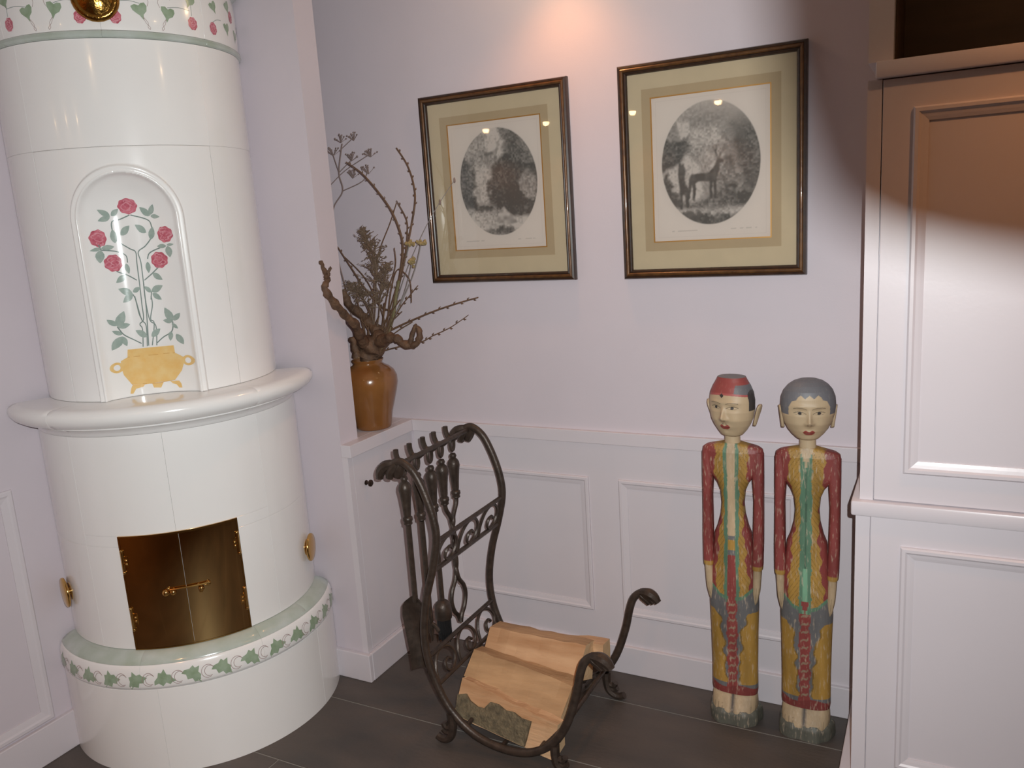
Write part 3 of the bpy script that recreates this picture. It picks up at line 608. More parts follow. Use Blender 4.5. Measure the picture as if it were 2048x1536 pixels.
    pm = (np.abs(np.abs(U)-0.462) < 0.003) & (np.abs(Vv) < 0.475) | (np.abs(np.abs(Vv)-0.475) < 0.0025) & (np.abs(U) < 0.462)
    colr[pm] *= 0.94
    return U, Vv, colr
def picture(x0, x1, z0, z1, seed, variant, label):
    root = thing('framed_print', label, 'picture', ((x0+x1)/2, -0.012, z0))
    FW, yb = 0.030, -0.003
    sides = [((x0,z0),(x1,z0),(0,1)), ((x1,z0),(x1,z1),(-1,0)), ((x1,z1),(x0,z1),(0,-1)), ((x0,z1),(x0,z0),(1,0))]
    prof = [(0.0, 0.0), (0.0, 0.014), (0.1, 0.021), (0.30, 0.023), (0.34, 0.0215), (0.66, 0.0195), (0.70, 0.0175), (0.8, 0.0185), (0.92, 0.0165), (1.0, 0.012), (1.0, 0.0)]
    cs = [(x0,z0),(x1,z0),(x1,z1),(x0,z1)]; inn = [(1,1),(-1,1),(-1,-1),(1,-1)]
    for k in range(4):
        a, b = cs[k], cs[(k+1) % 4]; ia, ib = inn[k], inn[(k+1) % 4]
        P = lambda c0, ii, t, h: (c0[0]+ii[0]*FW*t, yb-h, c0[1]+ii[1]*FW*t)
        rings = [[P(a, ia, t, h) for t, h in prof], [P(b, ib, t, h) for t, h in prof]]
        fr2 = MB().loft(rings).build('frame_side', 'frame_dark', root, smooth=True, angle=25)
        gp = [(0.33, 0.0218), (0.42, 0.0245), (0.58, 0.0238), (0.67, 0.0198)]
        MB().loft([[P(a, ia, t, h) for t, h in gp], [P(b, ib, t, h) for t, h in gp]], False, False).build('gilt_band', 'frame_gilt', fr2, smooth=True, angle=60)
    def rectring(u0, u1, v0, v1, i, y0, y1, name, mt):
        mb = MB(); rr = []
        for d, y in ((0, y0), (0, y1), (i, y1), (i, y0)): rr.append([(u0+d, y, v0+d), (u1-d, y, v0+d), (u1-d, y, v1-d), (u0+d, y, v1-d)])
        rr.append(rr[0]); mb.loft(rr, True, False); return mb.build(name, mt, root)
    cx = (x0+x1)/2; m0 = FW-0.003
    ax0, ax1, az0, az1 = cx-0.1775, cx+0.1775, z0+0.116, z1-0.106
    MB().box(x0+m0, x1-m0, yb-0.004, yb, z0+m0, z1-m0).build('backing', 'mount_cream', root)
    sx0, sx1, sz0, sz1 = ax0-0.031, ax1+0.031, az0-0.030, az1+0.030
    # cream mount around the sage border
    mb = MB(); mb.box(x0+m0, sx0, yb-0.0075, yb-0.004, z0+m0, z1-m0).box(sx1, x1-m0, yb-0.0075, yb-0.004, z0+m0, z1-m0).box(sx0, sx1, yb-0.0075, yb-0.004, z0+m0, sz0).box(sx0, sx1, yb-0.0075, yb-0.004, sz1, z1-m0)
    mb.build('outer_mount', 'mount_cream', root)
    rectring(sx0, sx1, sz0, sz1, 0.0275, yb-0.004, yb-0.0072, 'inner_mount', 'mount_sage')
    rectring(ax0-0.0035, ax1+0.0035, az0-0.0035, az1+0.0035, 0.0035, yb-0.004, yb-0.0082, 'gilt_fillet', 'gilt')
    U, Vv, C = make_print(seed, variant); H, W = U.shape
    X = (ax0+ax1)/2+U*(ax1-ax0); Z = (az0+az1)/2+Vv*(az1-az0)
    Vx = np.stack([X, np.full_like(X, yb-0.0045), Z], -1).reshape(-1, 3); ix = np.arange(H*W).reshape(H, W)
    Fx = np.stack([ix[:-1, :-1], ix[:-1, 1:], ix[1:, 1:], ix[1:, :-1]], -1).reshape(-1, 4)
    me = bpy.data.meshes.new('engraving'); me.from_pydata(Vx.tolist(), [], Fx.tolist()); me.materials.append(M['print'])
    ca = me.color_attributes.new('Col', 'FLOAT_COLOR', 'POINT'); ca.data.foreach_set('color', np.concatenate([C.reshape(-1, 3), np.ones((H*W, 1))], 1).astype(np.float32).ravel())
    me.update(); eo = link(bpy.data.objects.new('engraving', me), root)
    eo['label'] = 'oval grey engraving of deer among rocks' if variant == 0 else 'oval grey engraving of a stag and hind'
    MB().add([(x0+m0, yb-0.011, z0+m0), (x1-m0, yb-0.011, z0+m0), (x1-m0, yb-0.011, z1-m0), (x0+m0, yb-0.011, z1-m0)], [(0, 1, 2, 3)]).build('glass', 'picture_glass', root)
    return root
picture(0.169, 0.735, 1.4225, 2.0715, 11, 0, 'framed oval engraving of resting deer, hanging nearest the dried branches')
picture(0.906, 1.469, 1.4200, 2.0750, 5, 1, 'framed oval engraving of a standing stag, hanging nearest the tall cabinet')

# ------------------------------------------------------------------ added flash blocker
# unseen plate added before the flash to shade its beam towards the upper right
FD = 0.09
fo = flo.location
edge_ = [(0.280, 0.95), (0.290, 0.60), (0.310, 0.42), (0.333, 0.31), (0.36, 0.235), (0.39, 0.195), (0.45, 0.162), (0.54, 0.140), (0.70, 0.118), (0.95, 0.11), (1.0, 0.5), (0.8, 0.9)]
fr0 = [fo + f2*FD + r3*(x*FD) + u3*(y*FD) for x, y in edge_]; fr1 = [p + f2*0.004 for p in fr0]
tag(MB().loft([fr0, fr1]).build('flash_blocker', 'bristle', None, origin=tuple(fo + f2*FD + r3*.06 + u3*.05)), 'small dark blocker added out of view to shade the camera flash', 'light blocker')

# ------------------------------------------------------------------ ceiling spotlights
def spotlight(x, y, label, power, size, blend=0.6, group=None):
    t = thing('ceiling_spotlight', label, 'lamp', (x, y, CEIL), group)
    MB().lathe([(0.048, CEIL-0.0005), (0.050, CEIL-0.004), (0.046, CEIL-0.008), (0.034, CEIL-0.006), (0.034, CEIL-0.0005)], x, y, 28).build('trim_ring', 'lamp_metal', t, smooth=True)
    MB().lathe([(0.033, CEIL-0.0008), (0.033, CEIL-0.010), (0.029, CEIL-0.026), (0.018, CEIL-0.038), (0.0, CEIL-0.042)], x, y, 20).build('bulb_face', 'lamp_glow', t)
    l = bpy.data.lights.new('spot_beam', 'SPOT'); l.energy = power; l.color = WARM; l.spot_size = R_(size); l.spot_blend = blend; l.shadow_soft_size = 0.03
    lo = bpy.data.objects.new('spot_beam', l); COL.objects.link(lo); lo.location = (x, y, CEIL-0.05)
    return t
spotlight(0.74, -0.20, 'warm recessed ceiling spotlight washing the wall between the two prints', 11, 110, 1.0)
spotlight(2.15, -0.95, 'warm recessed ceiling spotlight in front of the tall cabinet', 15, 110, 0.8)
for i, x in enumerate((-2.4, -1.72, -0.82, -0.02)):
    spotlight(x, -5.2, 'warm recessed ceiling spotlight by the far wall, number %d from its left corner' % (i+1) if False else ['leftmost','second','third','rightmost'][i] + ' warm ceiling spotlight of the row along the far wall', 60, 110, 0.8, 'spotlights along the far wall')
spotlight(0.6, -2.9, 'warm recessed ceiling spotlight in the middle of the room', 40, 120, 0.8)

# ------------------------------------------------------------------ wrought-iron log holder
HX, Y1, Y2 = 0.70, -0.61, -0.18
hold = thing('log_holder', 'dark wrought-iron log cradle with scrollwork and a tool rail on the floor', 'log holder', (HX, (Y1+Y2)/2, 0))
PROF = [(-0.365,0.917),(-0.33,0.935),(-0.305,0.931),(-0.270,0.900),(-0.237,0.830),(-0.216,0.755),(-0.214,0.690),(-0.236,0.600),(-0.268,0.500),(-0.288,0.395),(-0.288,0.310),(-0.268,0.225),(-0.218,0.128),(-0.133,0.058),(-0.030,0.034),(0.060,0.046),(0.136,0.094),(0.186,0.168),(0.222,0.268),(0.240,0.345),(0.255,0.386),(0.278,0.408),(0.300,0.412)]
def side_frame(y, n=5):
    P = catmull([(HX+u, y, z) for u, z in PROF], n)
    # flattened bar
    rings = []
    for i, p in enumerate(P):
        t = (P[min(i+1, len(P)-1)]-P[max(i-1, 0)]).normalized(); nn = Vector((-t.z, 0, t.x)); b = Vector((0, 1, 0))
        rings.append([p+nn*0.0128*math.cos(a)+b*0.0118*math.sin(a) for a in [2*math.pi*k/10 for k in range(10)]])
    f = MB().loft(rings).build('side_frame', 'iron', hold, smooth=True)
    # leaf-like lobes at both ends
    for lobes in ([[(-0.345,0.929),(-0.372,0.920),(-0.392,0.899),(-0.397,0.878)], [(-0.332,0.930),(-0.356,0.906),(-0.366,0.880)], [(-0.315,0.928),(-0.334,0.902),(-0.342,0.882)]],
                  [[(0.280,0.411),(0.308,0.415),(0.328,0.404),(0.340,0.388)], [(0.284,0.409),(0.308,0.402),(0.324,0.380)], [(0.277,0.405),(0.296,0.390),(0.308,0.372)]]):
        for q, lo in enumerate(lobes):
            off = (q-1)*0.007
            P2 = catmull([(HX+u, y+off*(1 if k else 0), z) for k, (u, z) in enumerate(lo)], 4); n2 = len(P2)
            MB().tube(P2, [0.0120+0.0055*math.sin(math.pi*min(1, k/(n2-1)*1.1)) for k in range(n2)], 8).build('leaf_lobe', 'iron', f, smooth=True)
    return f
side_frame(Y1); side_frame(Y2)
def foot(u, z, y, sg):
    pts = [(u, z-0.004), (u+sg*0.000, z*0.62), (u+sg*0.006, z*0.33), (u+sg*0.024, 0.016), (u+sg*0.046, 0.0125), (u+sg*0.062, 0.020)]
    P = catmull([(HX+a, y, b) for a, b in pts], 4)
    f = MB().tube(P, [0.0150-0.003*k/(len(P)-1) for k in range(len(P))], 8).build('foot', 'iron', hold, smooth=True)
    MB().tube(catmull([(HX+u+sg*0.004, y, z*0.55), (HX+u+sg*0.024, y, z*0.50), (HX+u+sg*0.032, y, z*0.62)], 4), 0.0105, 8).build('foot_curl', 'iron', f, smooth=True)
    MB().tube(catmull([(HX+u+sg*0.006, y, z*0.38), (HX+u+sg*0.026, y, z*0.34), (HX+u+sg*0.038, y, z*0.42)], 4), 0.0095, 8).build('foot_curl', 'iron', f, smooth=True)
for y in (Y1, Y2):
    foot(-0.212, 0.118, y, -1); foot(0.146, 0.098, y, 1)
# scroll panels: two cross bars with scrolls between the frames
def scroll_panel(pa, pb, parent=hold, k=3):
    ua, za = pa; ub, zb = pb
    for (u, z) in (pa, pb): MB().tube([(HX+u, Y1+0.006, z), (HX+u, Y2-0.006, z)], 0.0075, 8).build('cross_bar', 'iron', parent, smooth=True)
    H_ = math.hypot(ua-ub, za-zb); L_ = (Y2-Y1-0.02)/max(k, 1)
    for i in range(k):
        y0 = Y1+0.01+L_*i
        def pt(s, t): return (HX+ub+(ua-ub)*t, y0+L_*s, zb+(za-zb)*t)
        # a C-shaped arch that ends in a small curl
        arch = [(0.02, 0.04), (0.05, 0.45), (0.22, 0.82), (0.50, 0.96), (0.78, 0.80), (0.90, 0.48), (0.80, 0.18), (0.60, 0.06), (0.44, 0.20), (0.46, 0.42), (0.60, 0.50), (0.70, 0.38)]
        MB().tube(catmull([pt(s, t) for s, t in arch], 4), 0.0053, 6).build('scroll', 'iron', parent, smooth=True)
scroll_panel((-0.215, 0.690), (-0.238, 0.590)); scroll_panel((-0.284, 0.292), (-0.258, 0.200))
scroll_panel((0.165, 0.140), (0.095, 0.066)); scroll_panel((-0.165, 0.076), (-0.04, 0.036), k=0)
# tool rail with five hooks
MB().tube([(0.372, Y1, 0.926), (0.372, Y2, 0.926)], 0.0080, 8).build('tool_rail', 'iron', hold, smooth=True)
HK = [-0.545, -0.470, -0.392, -0.325, -0.250]
for y in HK:
    MB().tube(catmull([(0.372, y, 0.926), (0.358, y, 0.914), (0.342, y, 0.909), (0.328, y, 0.914), (0.320, y, 0.932), (0.319, y, 0.951)], 4), 0.0086, 8).build('hook', 'iron', hold, smooth=True)

# fire tools hanging from the hooks
TX = 0.341
def ring_loop(y, parent, name='hanging_loop', sx=0.0, z=0.893):
    pts = [(TX+sx, y+0.0125*math.sin(a), z+0.0245*math.cos(a)-0.002) for a in np.linspace(0, 2*math.pi, 17)]
    MB().tube(pts, 0.0058, 7, caps=False).build(name, 'iron', parent, smooth=True)
HPROF = [(0.0, 0.868), (0.009, 0.866), (0.0125, 0.858), (0.0095, 0.849), (0.0135, 0.846), (0.0195, 0.836), (0.0215, 0.824), (0.0185, 0.808), (0.0165, 0.790), (0.0140, 0.765), (0.0125, 0.742), (0.0110, 0.733), (0.0155, 0.730), (0.0165, 0.722), (0.0130, 0.715), (0.0145, 0.708), (0.0070, 0.702), (0.0, 0.700)]
def handle(y, parent, dz=0.0, x=TX):
    MB().lathe([(r, z+dz) for r, z in HPROF[::-1]], x, y, 16).build('handle', 'iron', parent, smooth=True, angle=60)
def tool(y, name, label): return thing(name, label, 'fireplace tool', (TX, y, 0.2), 'fireplace tools on the log holder')
t = tool(HK[0], 'fire_shovel', 'black fire shovel with a broad curved pan, hanging nearest the viewer')
ring_loop(HK[0], t); handle(HK[0], t); MB().tube([(TX, HK[0], 0.705), (TX, HK[0], 0.44)], 0.0092, 8).build('shaft', 'iron', t, smooth=True)
rows_ = []
for k in range(15):
    s = k/14; z = 0.462-0.262*s; wd = float(interp([(0, .012), (.06, .036), (.14, .052), (.28, .058), (.5, .050), (.8, .036), (1, .033)], s))
    line = []
    for j in range(13):
        q = -1+2*j/12; line.append((TX+0.002+q*wd*0.9, HK[0]-0.004-0.030*q*q*min(1, .35+s)+0.02*math.sin(s*2.2), z))
    rows_.append(line)
back = [[(p[0], p[1]+0.004, p[2]) for p in l] for l in rows_]
MB().loft([l+b[::-1] for l, b in zip(rows_, back)]).build('pan', 'iron', t, smooth=True, angle=50)
t = tool(HK[1], 'fire_poker', 'slim black fire poker hanging just behind the near iron bar')
ring_loop(HK[1], t); handle(HK[1], t, -0.012); MB().tube([(TX, HK[1], 0.69), (TX, HK[1], 0.30), (TX, HK[1], 0.262)], [0.0088, 0.0088, 0.002], 8).build('shaft', 'iron', t, smooth=True)
MB().tube(catmull([(TX, HK[1], 0.33), (TX+0.018, HK[1], 0.318), (TX+0.03, HK[1], 0.300)], 4), [0.0065]*8+[0.002], 8).build('barb', 'iron', t, smooth=True)
t = tool(HK[2], 'hearth_brush', 'fire brush with black bristles hanging in the middle of the rail')
ring_loop(HK[2], t); handle(HK[2], t, -0.012); MB().tube([(TX, HK[2], 0.69), (TX, HK[2], 0.365)], 0.0085, 8).build('shaft', 'iron', t, smooth=True)
MB().lathe([(0.0, 0.310), (0.029, 0.310), (0.030, 0.318), (0.029, 0.345), (0.026, 0.360), (0.018, 0.371), (0.007, 0.376)], TX, HK[2], 20).build('brush_cap', 'iron', t, smooth=True)
rg = random.Random(2); mb = MB().lathe([(0.012, 0.24), (0.02, 0.236), (0.0245, 0.26), (0.025, 0.3095)], TX, HK[2], 16)
for k in range(70):
    a = rg.random()*6.28; rr = 0.024*math.sqrt(rg.random()); zz = 0.226+0.02*rg.random()
    mb.tube([(TX+rr*math.cos(a), HK[2]+rr*math.sin(a), 0.30), (TX+rr*1.08*math.cos(a), HK[2]+rr*1.08*math.sin(a), zz)], 0.0016, 4)
mb.build('bristles', 'bristle', t)
yc = (HK[3]+HK[4])/2; t = tool(yc, 'fire_tongs', 'black two-handled fire tongs hanging at the far end of the rail')
for y in (HK[3], HK[4]):
    ring_loop(y, t); handle(y, t, -0.010)
    sg = 1 if y > yc else -1
    MB().tube(catmull([(TX, y, 0.70), (TX, y-sg*0.004, 0.675), (TX, yc+sg*0.010, 0.640), (TX+sg*0.004, yc, 0.618), (TX-sg*0.006, yc+0.004*sg, 0.58), (TX+sg*0.006, yc-0.004*sg, 0.53), (TX-sg*0.006, yc+0.004*sg, 0.48), (TX+sg*0.005, yc-0.004*sg, 0.43), (TX+sg*.004, yc+sg*0.008, 0.402), (TX+sg*.004, yc+sg*0.032, 0.372), (TX+sg*.004, yc+sg*0.041, 0.335), (TX+sg*.004, yc+sg*0.028, 0.295), (TX+sg*.004, yc+sg*0.006, 0.270), (TX+sg*.004, yc-sg*0.004, 0.245)], 5), 0.0078, 8).build('arm', 'iron', t, smooth=True)

# ------------------------------------------------------------------ split logs
def split_log(label, L_, R__, cols, seed, bark=None, name='split_log'):
    """L_, R__: matching end outlines (list of xyz); cols: material per long face"""
    rg = random.Random(seed); n = len(L_); K = 9
    org = tuple((Vector(L_[0])+Vector(R__[0]))/2); org = (org[0], org[1], min(p[2] for p in L_+R__))
    t = thing(name, label, 'firewood', org, 'split logs in the iron cradle')
    def pt(j, s): return Vector(L_[j % n]).lerp(Vector(R__[j % n]), s)
    jit = [[(rg.uniform(-.003, .003), rg.uniform(-.003, .003)) for k in range(K+1)] for j in range(n)]
    def q(j, k):
        p = pt(j, k/K); dx, dz = jit[j % n][k]; return (p.x, p.y+dx, p.z+dz)
    for mtn in sorted(set(cols)):
        mb = MB()
        for j in range(n):
            if cols[j] != mtn: continue
            mid = []
            for k in range(K+1):
                a, b = Vector(q(j, k)), Vector(q(j+1, k)); c_ = a.lerp(b, .5); mid.append(tuple(c_+Vector((0, rg.uniform(-.0025, .0025), rg.uniform(-.003, .003)))))
            for k in range(K): mb.add([q(j, k), q(j, k+1), mid[k+1], mid[k]], [(0, 1, 2, 3)]); mb.add([mid[k], mid[k+1], q(j+1, k+1), q(j+1, k)], [(0, 1, 2, 3)])
        o = mb.build({'wood': 'split_face', 'wood_brown': 'weathered_face', 'bark': 'bark'}[mtn], mtn, t, smooth=True, angle=20)
    for e in (0, K): MB().add([q(j, e) for j in range(n)], [tuple(range(n))]).build('sawn_end', 'wood_end', t)
    if bark:
        j, polys = bark
        for pl in polys:
            a = Vector(L_[j]); b = Vector(R__[j]); c_ = Vector(R__[(j+1) % n]); d = Vector(L_[(j+1) % n])
            nrm = (b-a).cross(d-a).normalized()
            if nrm.dot(CAM-a) < 0: nrm = -nrm
            def S_(u, v, h): return tuple((a.lerp(b, u)).lerp(d.lerp(c_, u), v)+nrm*h)
            top = [S_(u, v, 0.0075) for u, v in pl]; bot = [S_(u, v, -0.004) for u, v in pl]; m_ = len(pl)
            MB().add(top+bot, [tuple(range(m_))]+[(k, (k+1) % m_, m_+(k+1) % m_, m_+k) for k in range(m_)]).build('bark', 'bark', t)
    return t
split_log('split log at the back of the cradle beside the wall panelling', [(.470,-.228,.238),(.470,-.300,.254),(.468,-.358,.186),(.470,-.262,.125)], [(.835,-.248,.247),(.835,-.318,.264),(.830,-.398,.176),(.835,-.280,.120)], ['wood_brown', 'wood', 'wood', 'wood'], 1)
split_log('split log lying half hidden at the far right of the cradle', [(.52,-.196,.20),(.52,-.236,.205),(.52,-.25,.14),(.52,-.198,.13)], [(.872,-.200,.235),(.872,-.262,.240),(.872,-.268,.16),(.872,-.205,.15)], ['wood', 'wood', 'wood', 'wood'], 2)
split_log('split log in the middle of the cradle with a long crack', [(.462,-.350,.205),(.460,-.404,.222),(.456,-.476,.160),(.460,-.39,.09)], [(.842,-.392,.190),(.840,-.446,.194),(.830,-.538,.122),(.836,-.42,.08)], ['wood_brown', 'wood_brown', 'wood', 'wood'], 3)
split_log('split log at the front of the cradle with a large patch of bark', [(.474,-.470,.164),(.468,-.500,.170),(.462,-.560,.072),(.470,-.46,.06)], [(.842,-.532,.128),(.838,-.568,.128),(.832,-.592,.024),(.836,-.52,.03)], ['wood', 'wood', 'wood', 'wood'], 4, bark=(1, [[(0.0, 0.46), (0.08, 0.34), (0.13, 0.46), (0.22, 0.52), (0.29, 0.48), (0.34, 0.24), (0.42, 0.20), (0.50, 0.26), (0.58, 0.20), (0.66, 0.26), (0.755, 0.22), (0.74, 0.6), (0.72, 0.985), (0.35, 0.985), (0.02, 0.97)]]))

# ------------------------------------------------------------------ vase with dried branches
VX, VY, VZ = -0.062, -0.150, 0.9
vs_ = thing('vase', 'glazed brown stoneware vase standing in the corner niche', 'vase', (VX, VY, VZ))
VP = [(0.0, 0), (0.064, 0.0), (0.068, 0.004), (0.070, 0.02), (0.078, 0.06), (0.090, 0.10), (0.101, 0.14), (0.1075, 0.17), (0.106, 0.195), (0.096, 0.216), (0.078, 0.231), (0.062, 0.239), (0.055, 0.245), (0.0545, 0.250), (0.060, 0.257), (0.0595, 0.261), (0.053, 0.258), (0.047, 0.245), (0.05, 0.22), (0.0, 0.20)]
MB().lathe([(r*0.97, z+VZ) for r, z in VP], VX, VY, 40).build('body', 'vase', vs_, smooth=True, angle=50)
TW = {
 'arc':[(-0.03,-0.2,1.866),(0.03,-0.194,1.822),(0.09,-0.188,1.752),(0.132,-0.181,1.684),(0.155,-0.175,1.61),(0.154,-0.169,1.558),(0.133,-0.163,1.484),(0.102,-0.156,1.408),(0.061,-0.15,1.292)],
 'tall':[(0.117,-0.1,1.904),(0.161,-0.107,1.842),(0.185,-0.114,1.774),(0.188,-0.121,1.709),(0.159,-0.129,1.6),(0.125,-0.136,1.497),(0.078,-0.143,1.368),(0.032,-0.15,1.252)],
 'kink':[(0.125,-0.14,1.724),(0.161,-0.142,1.659),(0.161,-0.144,1.608),(0.144,-0.146,1.527),(0.107,-0.148,1.422),(0.044,-0.15,1.268)],
 'st1':[(0.097,-0.1,1.718),(0.068,-0.11,1.649),(0.017,-0.12,1.553),(-0.005,-0.13,1.469),(-0.024,-0.14,1.33),(-0.025,-0.15,1.22)],
 'l1':[(-0.171,-0.12,1.576),(-0.112,-0.126,1.496),(-0.057,-0.132,1.424),(0.016,-0.138,1.353),(0.065,-0.144,1.33),(0.041,-0.15,1.244)],
 'l2':[(-0.157,-0.1,1.535),(-0.076,-0.112,1.47),(-0.026,-0.125,1.407),(0.021,-0.138,1.313),(0.022,-0.15,1.244)],
 'r1':[(0.413,-0.12,1.38),(0.347,-0.126,1.365),(0.26,-0.132,1.342),(0.171,-0.138,1.313),(0.059,-0.144,1.271),(0.001,-0.15,1.236)],
 'r2':[(0.381,-0.14,1.322),(0.305,-0.142,1.279),(0.232,-0.144,1.25),(0.186,-0.146,1.229),(0.102,-0.148,1.213),(0.006,-0.15,1.19)],
 'grey':[(0.318,-0.06,1.779),(0.26,-0.075,1.707),(0.209,-0.09,1.633),(0.154,-0.105,1.539),(0.12,-0.12,1.465),(0.07,-0.135,1.344),(0.032,-0.15,1.252)],
 's2':[(0.211,-0.18,1.431),(0.166,-0.172,1.394),(0.12,-0.165,1.355),(0.06,-0.158,1.285),(0.019,-0.15,1.22)],
 's3':[(0.112,-0.16,1.563),(0.108,-0.158,1.499),(0.063,-0.155,1.409),(0.024,-0.152,1.292),(0.004,-0.15,1.22)],
 's4':[(0.157,-0.15,1.368),(0.16,-0.15,1.437),(0.141,-0.15,1.471),(0.106,-0.15,1.483),(0.07,-0.15,1.40),(0.03,-0.15,1.25)],
 's5':[(-0.022,-0.15,1.363),(-0.061,-0.15,1.284),(-0.05,-0.15,1.212)],
 's6':[(-0.087,-0.13,1.472),(-0.06,-0.137,1.377),(-0.017,-0.143,1.283),(-0.01,-0.15,1.22)],
 'plume':[(-0.036,-0.14,1.625),(-0.011,-0.143,1.578),(0.012,-0.145,1.516),(0.009,-0.147,1.44),(-0.007,-0.15,1.331)],
 'tuft2':[(-0.098,-0.16,1.435),(-0.074,-0.157,1.411),(-0.047,-0.153,1.379),(-0.019,-0.15,1.307)],
 'tuft3':[(0.07,-0.15,1.5),(0.046,-0.15,1.454),(0.025,-0.15,1.393),(0.005,-0.15,1.307)]}
LBL = {'arc':'bare brown twig arching to the left above the vase','tall':'tallest bare brown twig, bowed outward beside the left print','kink':'sharply bent bare twig below the arching twigs','st1':'straight thin brown stem crossing the arching twig','l1':'dark bare twig leaning left behind the pillar edge','l2':'short thin twig leaning left just above the gnarled root','r1':'dark twig reaching far right below the left print','r2':'thinner dark twig reaching right beneath the longer one','grey':'thin pale grey stem passing in front of the left print','s2':'short forked twig to the right of the bunch','s3':'upright thin brown twig in the middle of the bunch','s4':'small hooked brown twig curling over on the right of the bunch','s5':'short stub of twig at the left of the bunch','s6':'thin leaning brown twig in front of the dried tufts'}
def into_vase(P, rg):
    """continue a stem down through the neck to the inside of the vase"""
    e = P[-1]; return list(P)+[(VX+(e[0]-VX)*0.35, VY+(e[1]-VY)*0.3, 1.165), (VX+0.02*rg.uniform(-1, 1), VY+0.02*rg.uniform(-1, 1), 1.115)]
rg = random.Random(8)
for k, P in TW.items():
    if k in ('plume', 'tuft2', 'tuft3'): continue
    root = thing('twig', LBL[k], 'twig', (VX, VY, 1.12), 'twigs in the brown vase')
    C_ = catmull(into_vase(P, rg), 6); n = len(C_)
    base = {'arc': .0048, 'tall': .0044, 'r1': .0046, 'l1': .0044, 'grey': .0020, 'r2': .0028}.get(k, .0031)
    mt = 'twig_grey' if k == 'grey' else 'twig'
    rad = [base*(0.45+0.55*i/(n-1)) for i in range(n)]
    MB().tube(C_, rad, 6).build('stem', mt, root, smooth=True)
    if k in ('arc', 'tall', 'r1', 'kink', 'r2', 'l1', 's2'):
        for i in range(2, n-14, 2):
            p = C_[i]; d = (C_[i+1]-C_[i-1]).normalized(); sd = d.cross(Vector((0, 1, 0)))*(1 if i % 4 else -1)
            MB().tube([p, p+sd*0.006-d*0.003, p+sd*0.0075-d*0.008], [0.0018, 0.0022, 0.0006], 5).build('bud', 'twig', root)
    if k == 'arc': MB().tube(C_[-22:-8], [0.0056]*14, 6).build('green_stem', 'twig_green', root, smooth=True)
    if k in ('grey',):
        for (x, y, z) in ((0.318,-.06,1.779), (0.262,-.075,1.709)): MB().sphere((x, y, z), 0.006, 6, 5, (0.7, 0.7, 1.6)).build('seed_head', 'dry_umbel', root)
# extra plain stems standing in the neck
for k in range(12):
    a = k*0.53; x = VX+0.035*math.cos(a*3.1)+0.02; y = VY+0.025*math.sin(a*2.3); tx = -0.13+0.026*k; hz = 1.30+0.13*((k*37) % 11)/11
    root = thing('twig', 'short thin brown stem among those filling the vase neck', 'twig', (VX, VY, 1.12), 'short stems in the vase neck')
    MB().tube(catmull([(tx, VY+0.03*math.sin(k*1.7), hz), ((tx+x)/2+0.01*math.sin(k), VY, (hz+1.2)/2), (VX+(x-VX)*.6, y, 1.165), (VX+(x-VX)*0.4, y, 1.12)], 5), 0.0022, 5).build('stem', 'twig', root)
# dried plumes
def plume(key, label, L_, sp, seed, dens):
    rg = random.Random(seed); root = thing('dried_plume', label, 'dried flower', (VX, VY, 1.12))
    C_ = catmull(into_vase(TW[key], rg), 6); MB().tube(C_, 0.0021, 5).build('stem', 'dry_brown', root)
    mb = MB(); n = len(C_)
    for k in range(dens):
        i = int(rg.random()**1.2*n*0.5); p = C_[i]; d = (C_[max(i-1, 0)]-C_[i+1]).normalized()
        o = Vector((rg.gauss(0, 1), rg.gauss(0, .7), rg.gauss(0, .6))).normalized()
        g0 = p+o*0.003; e = p+(d*0.6+o*sp).normalized()*L_*(0.5+0.8*rg.random())*(0.35+0.9*min(1, i/(n*0.22)))
        m0 = g0.lerp(e, .5)+Vector((0, 0, 0.004)); mb.tube([g0, m0, e], [0.0011, 0.0016, 0.0005], 4)
        for q in range(3):
            s_ = e.lerp(g0, q*0.22); mb.tube([s_, s_+Vector((rg.uniform(-1, 1), rg.uniform(-1, 1), rg.uniform(-.3, 1)))*0.009], [0.0018, 0.0006], 4)
    o = mb.build('seed_tufts', 'dry_brown', root); o['kind'] = 'stuff'
plume('plume', 'feathery dried brown plume standing highest of the tufts', 0.045, 0.9, 3, 120)
plume('tuft2', 'dried brown tuft at the left beside the gnarled root', 0.04, 1.4, 5, 90)
plume('tuft3', 'dried brown tuft in the middle of the bunch', 0.04, 1.2, 6, 80)
# hogweed-like umbel behind the pillar
um = thing('dried_umbel', 'tall dried umbel with wispy seed heads rising beside the pillar', 'dried flower', (VX, VY, 1.12))
US = [[(-0.133,-0.08,1.943),(-0.161,-0.08,1.843),(-0.152,-0.08,1.777),(-0.205,-0.08,1.714),(-0.22,-0.08,1.60),(-0.17,-0.1,1.42),(-0.12,-.13,1.26),(-0.075,-.145,1.165),(-0.065,-.15,1.115)],[(-0.031,-0.08,1.836),(-0.059,-0.08,1.804),(-0.152,-0.08,1.777)],[(-0.103,-0.08,1.88),(-0.161,-0.08,1.843)],[(-0.179,-0.08,1.906),(-0.161,-0.08,1.843)],[(-0.084,-0.08,1.957),(-0.134,-0.08,1.928)],[(-0.024,-0.08,1.892),(-0.132,-0.08,1.848),(-0.203,-0.08,1.804)]]
for i, P in enumerate(US): MB().tube(catmull(P, 5), 0.0026 if i == 0 else 0.0018, 5).build('stem', 'dry_umbel', um, smooth=True)
rg = random.Random(12)
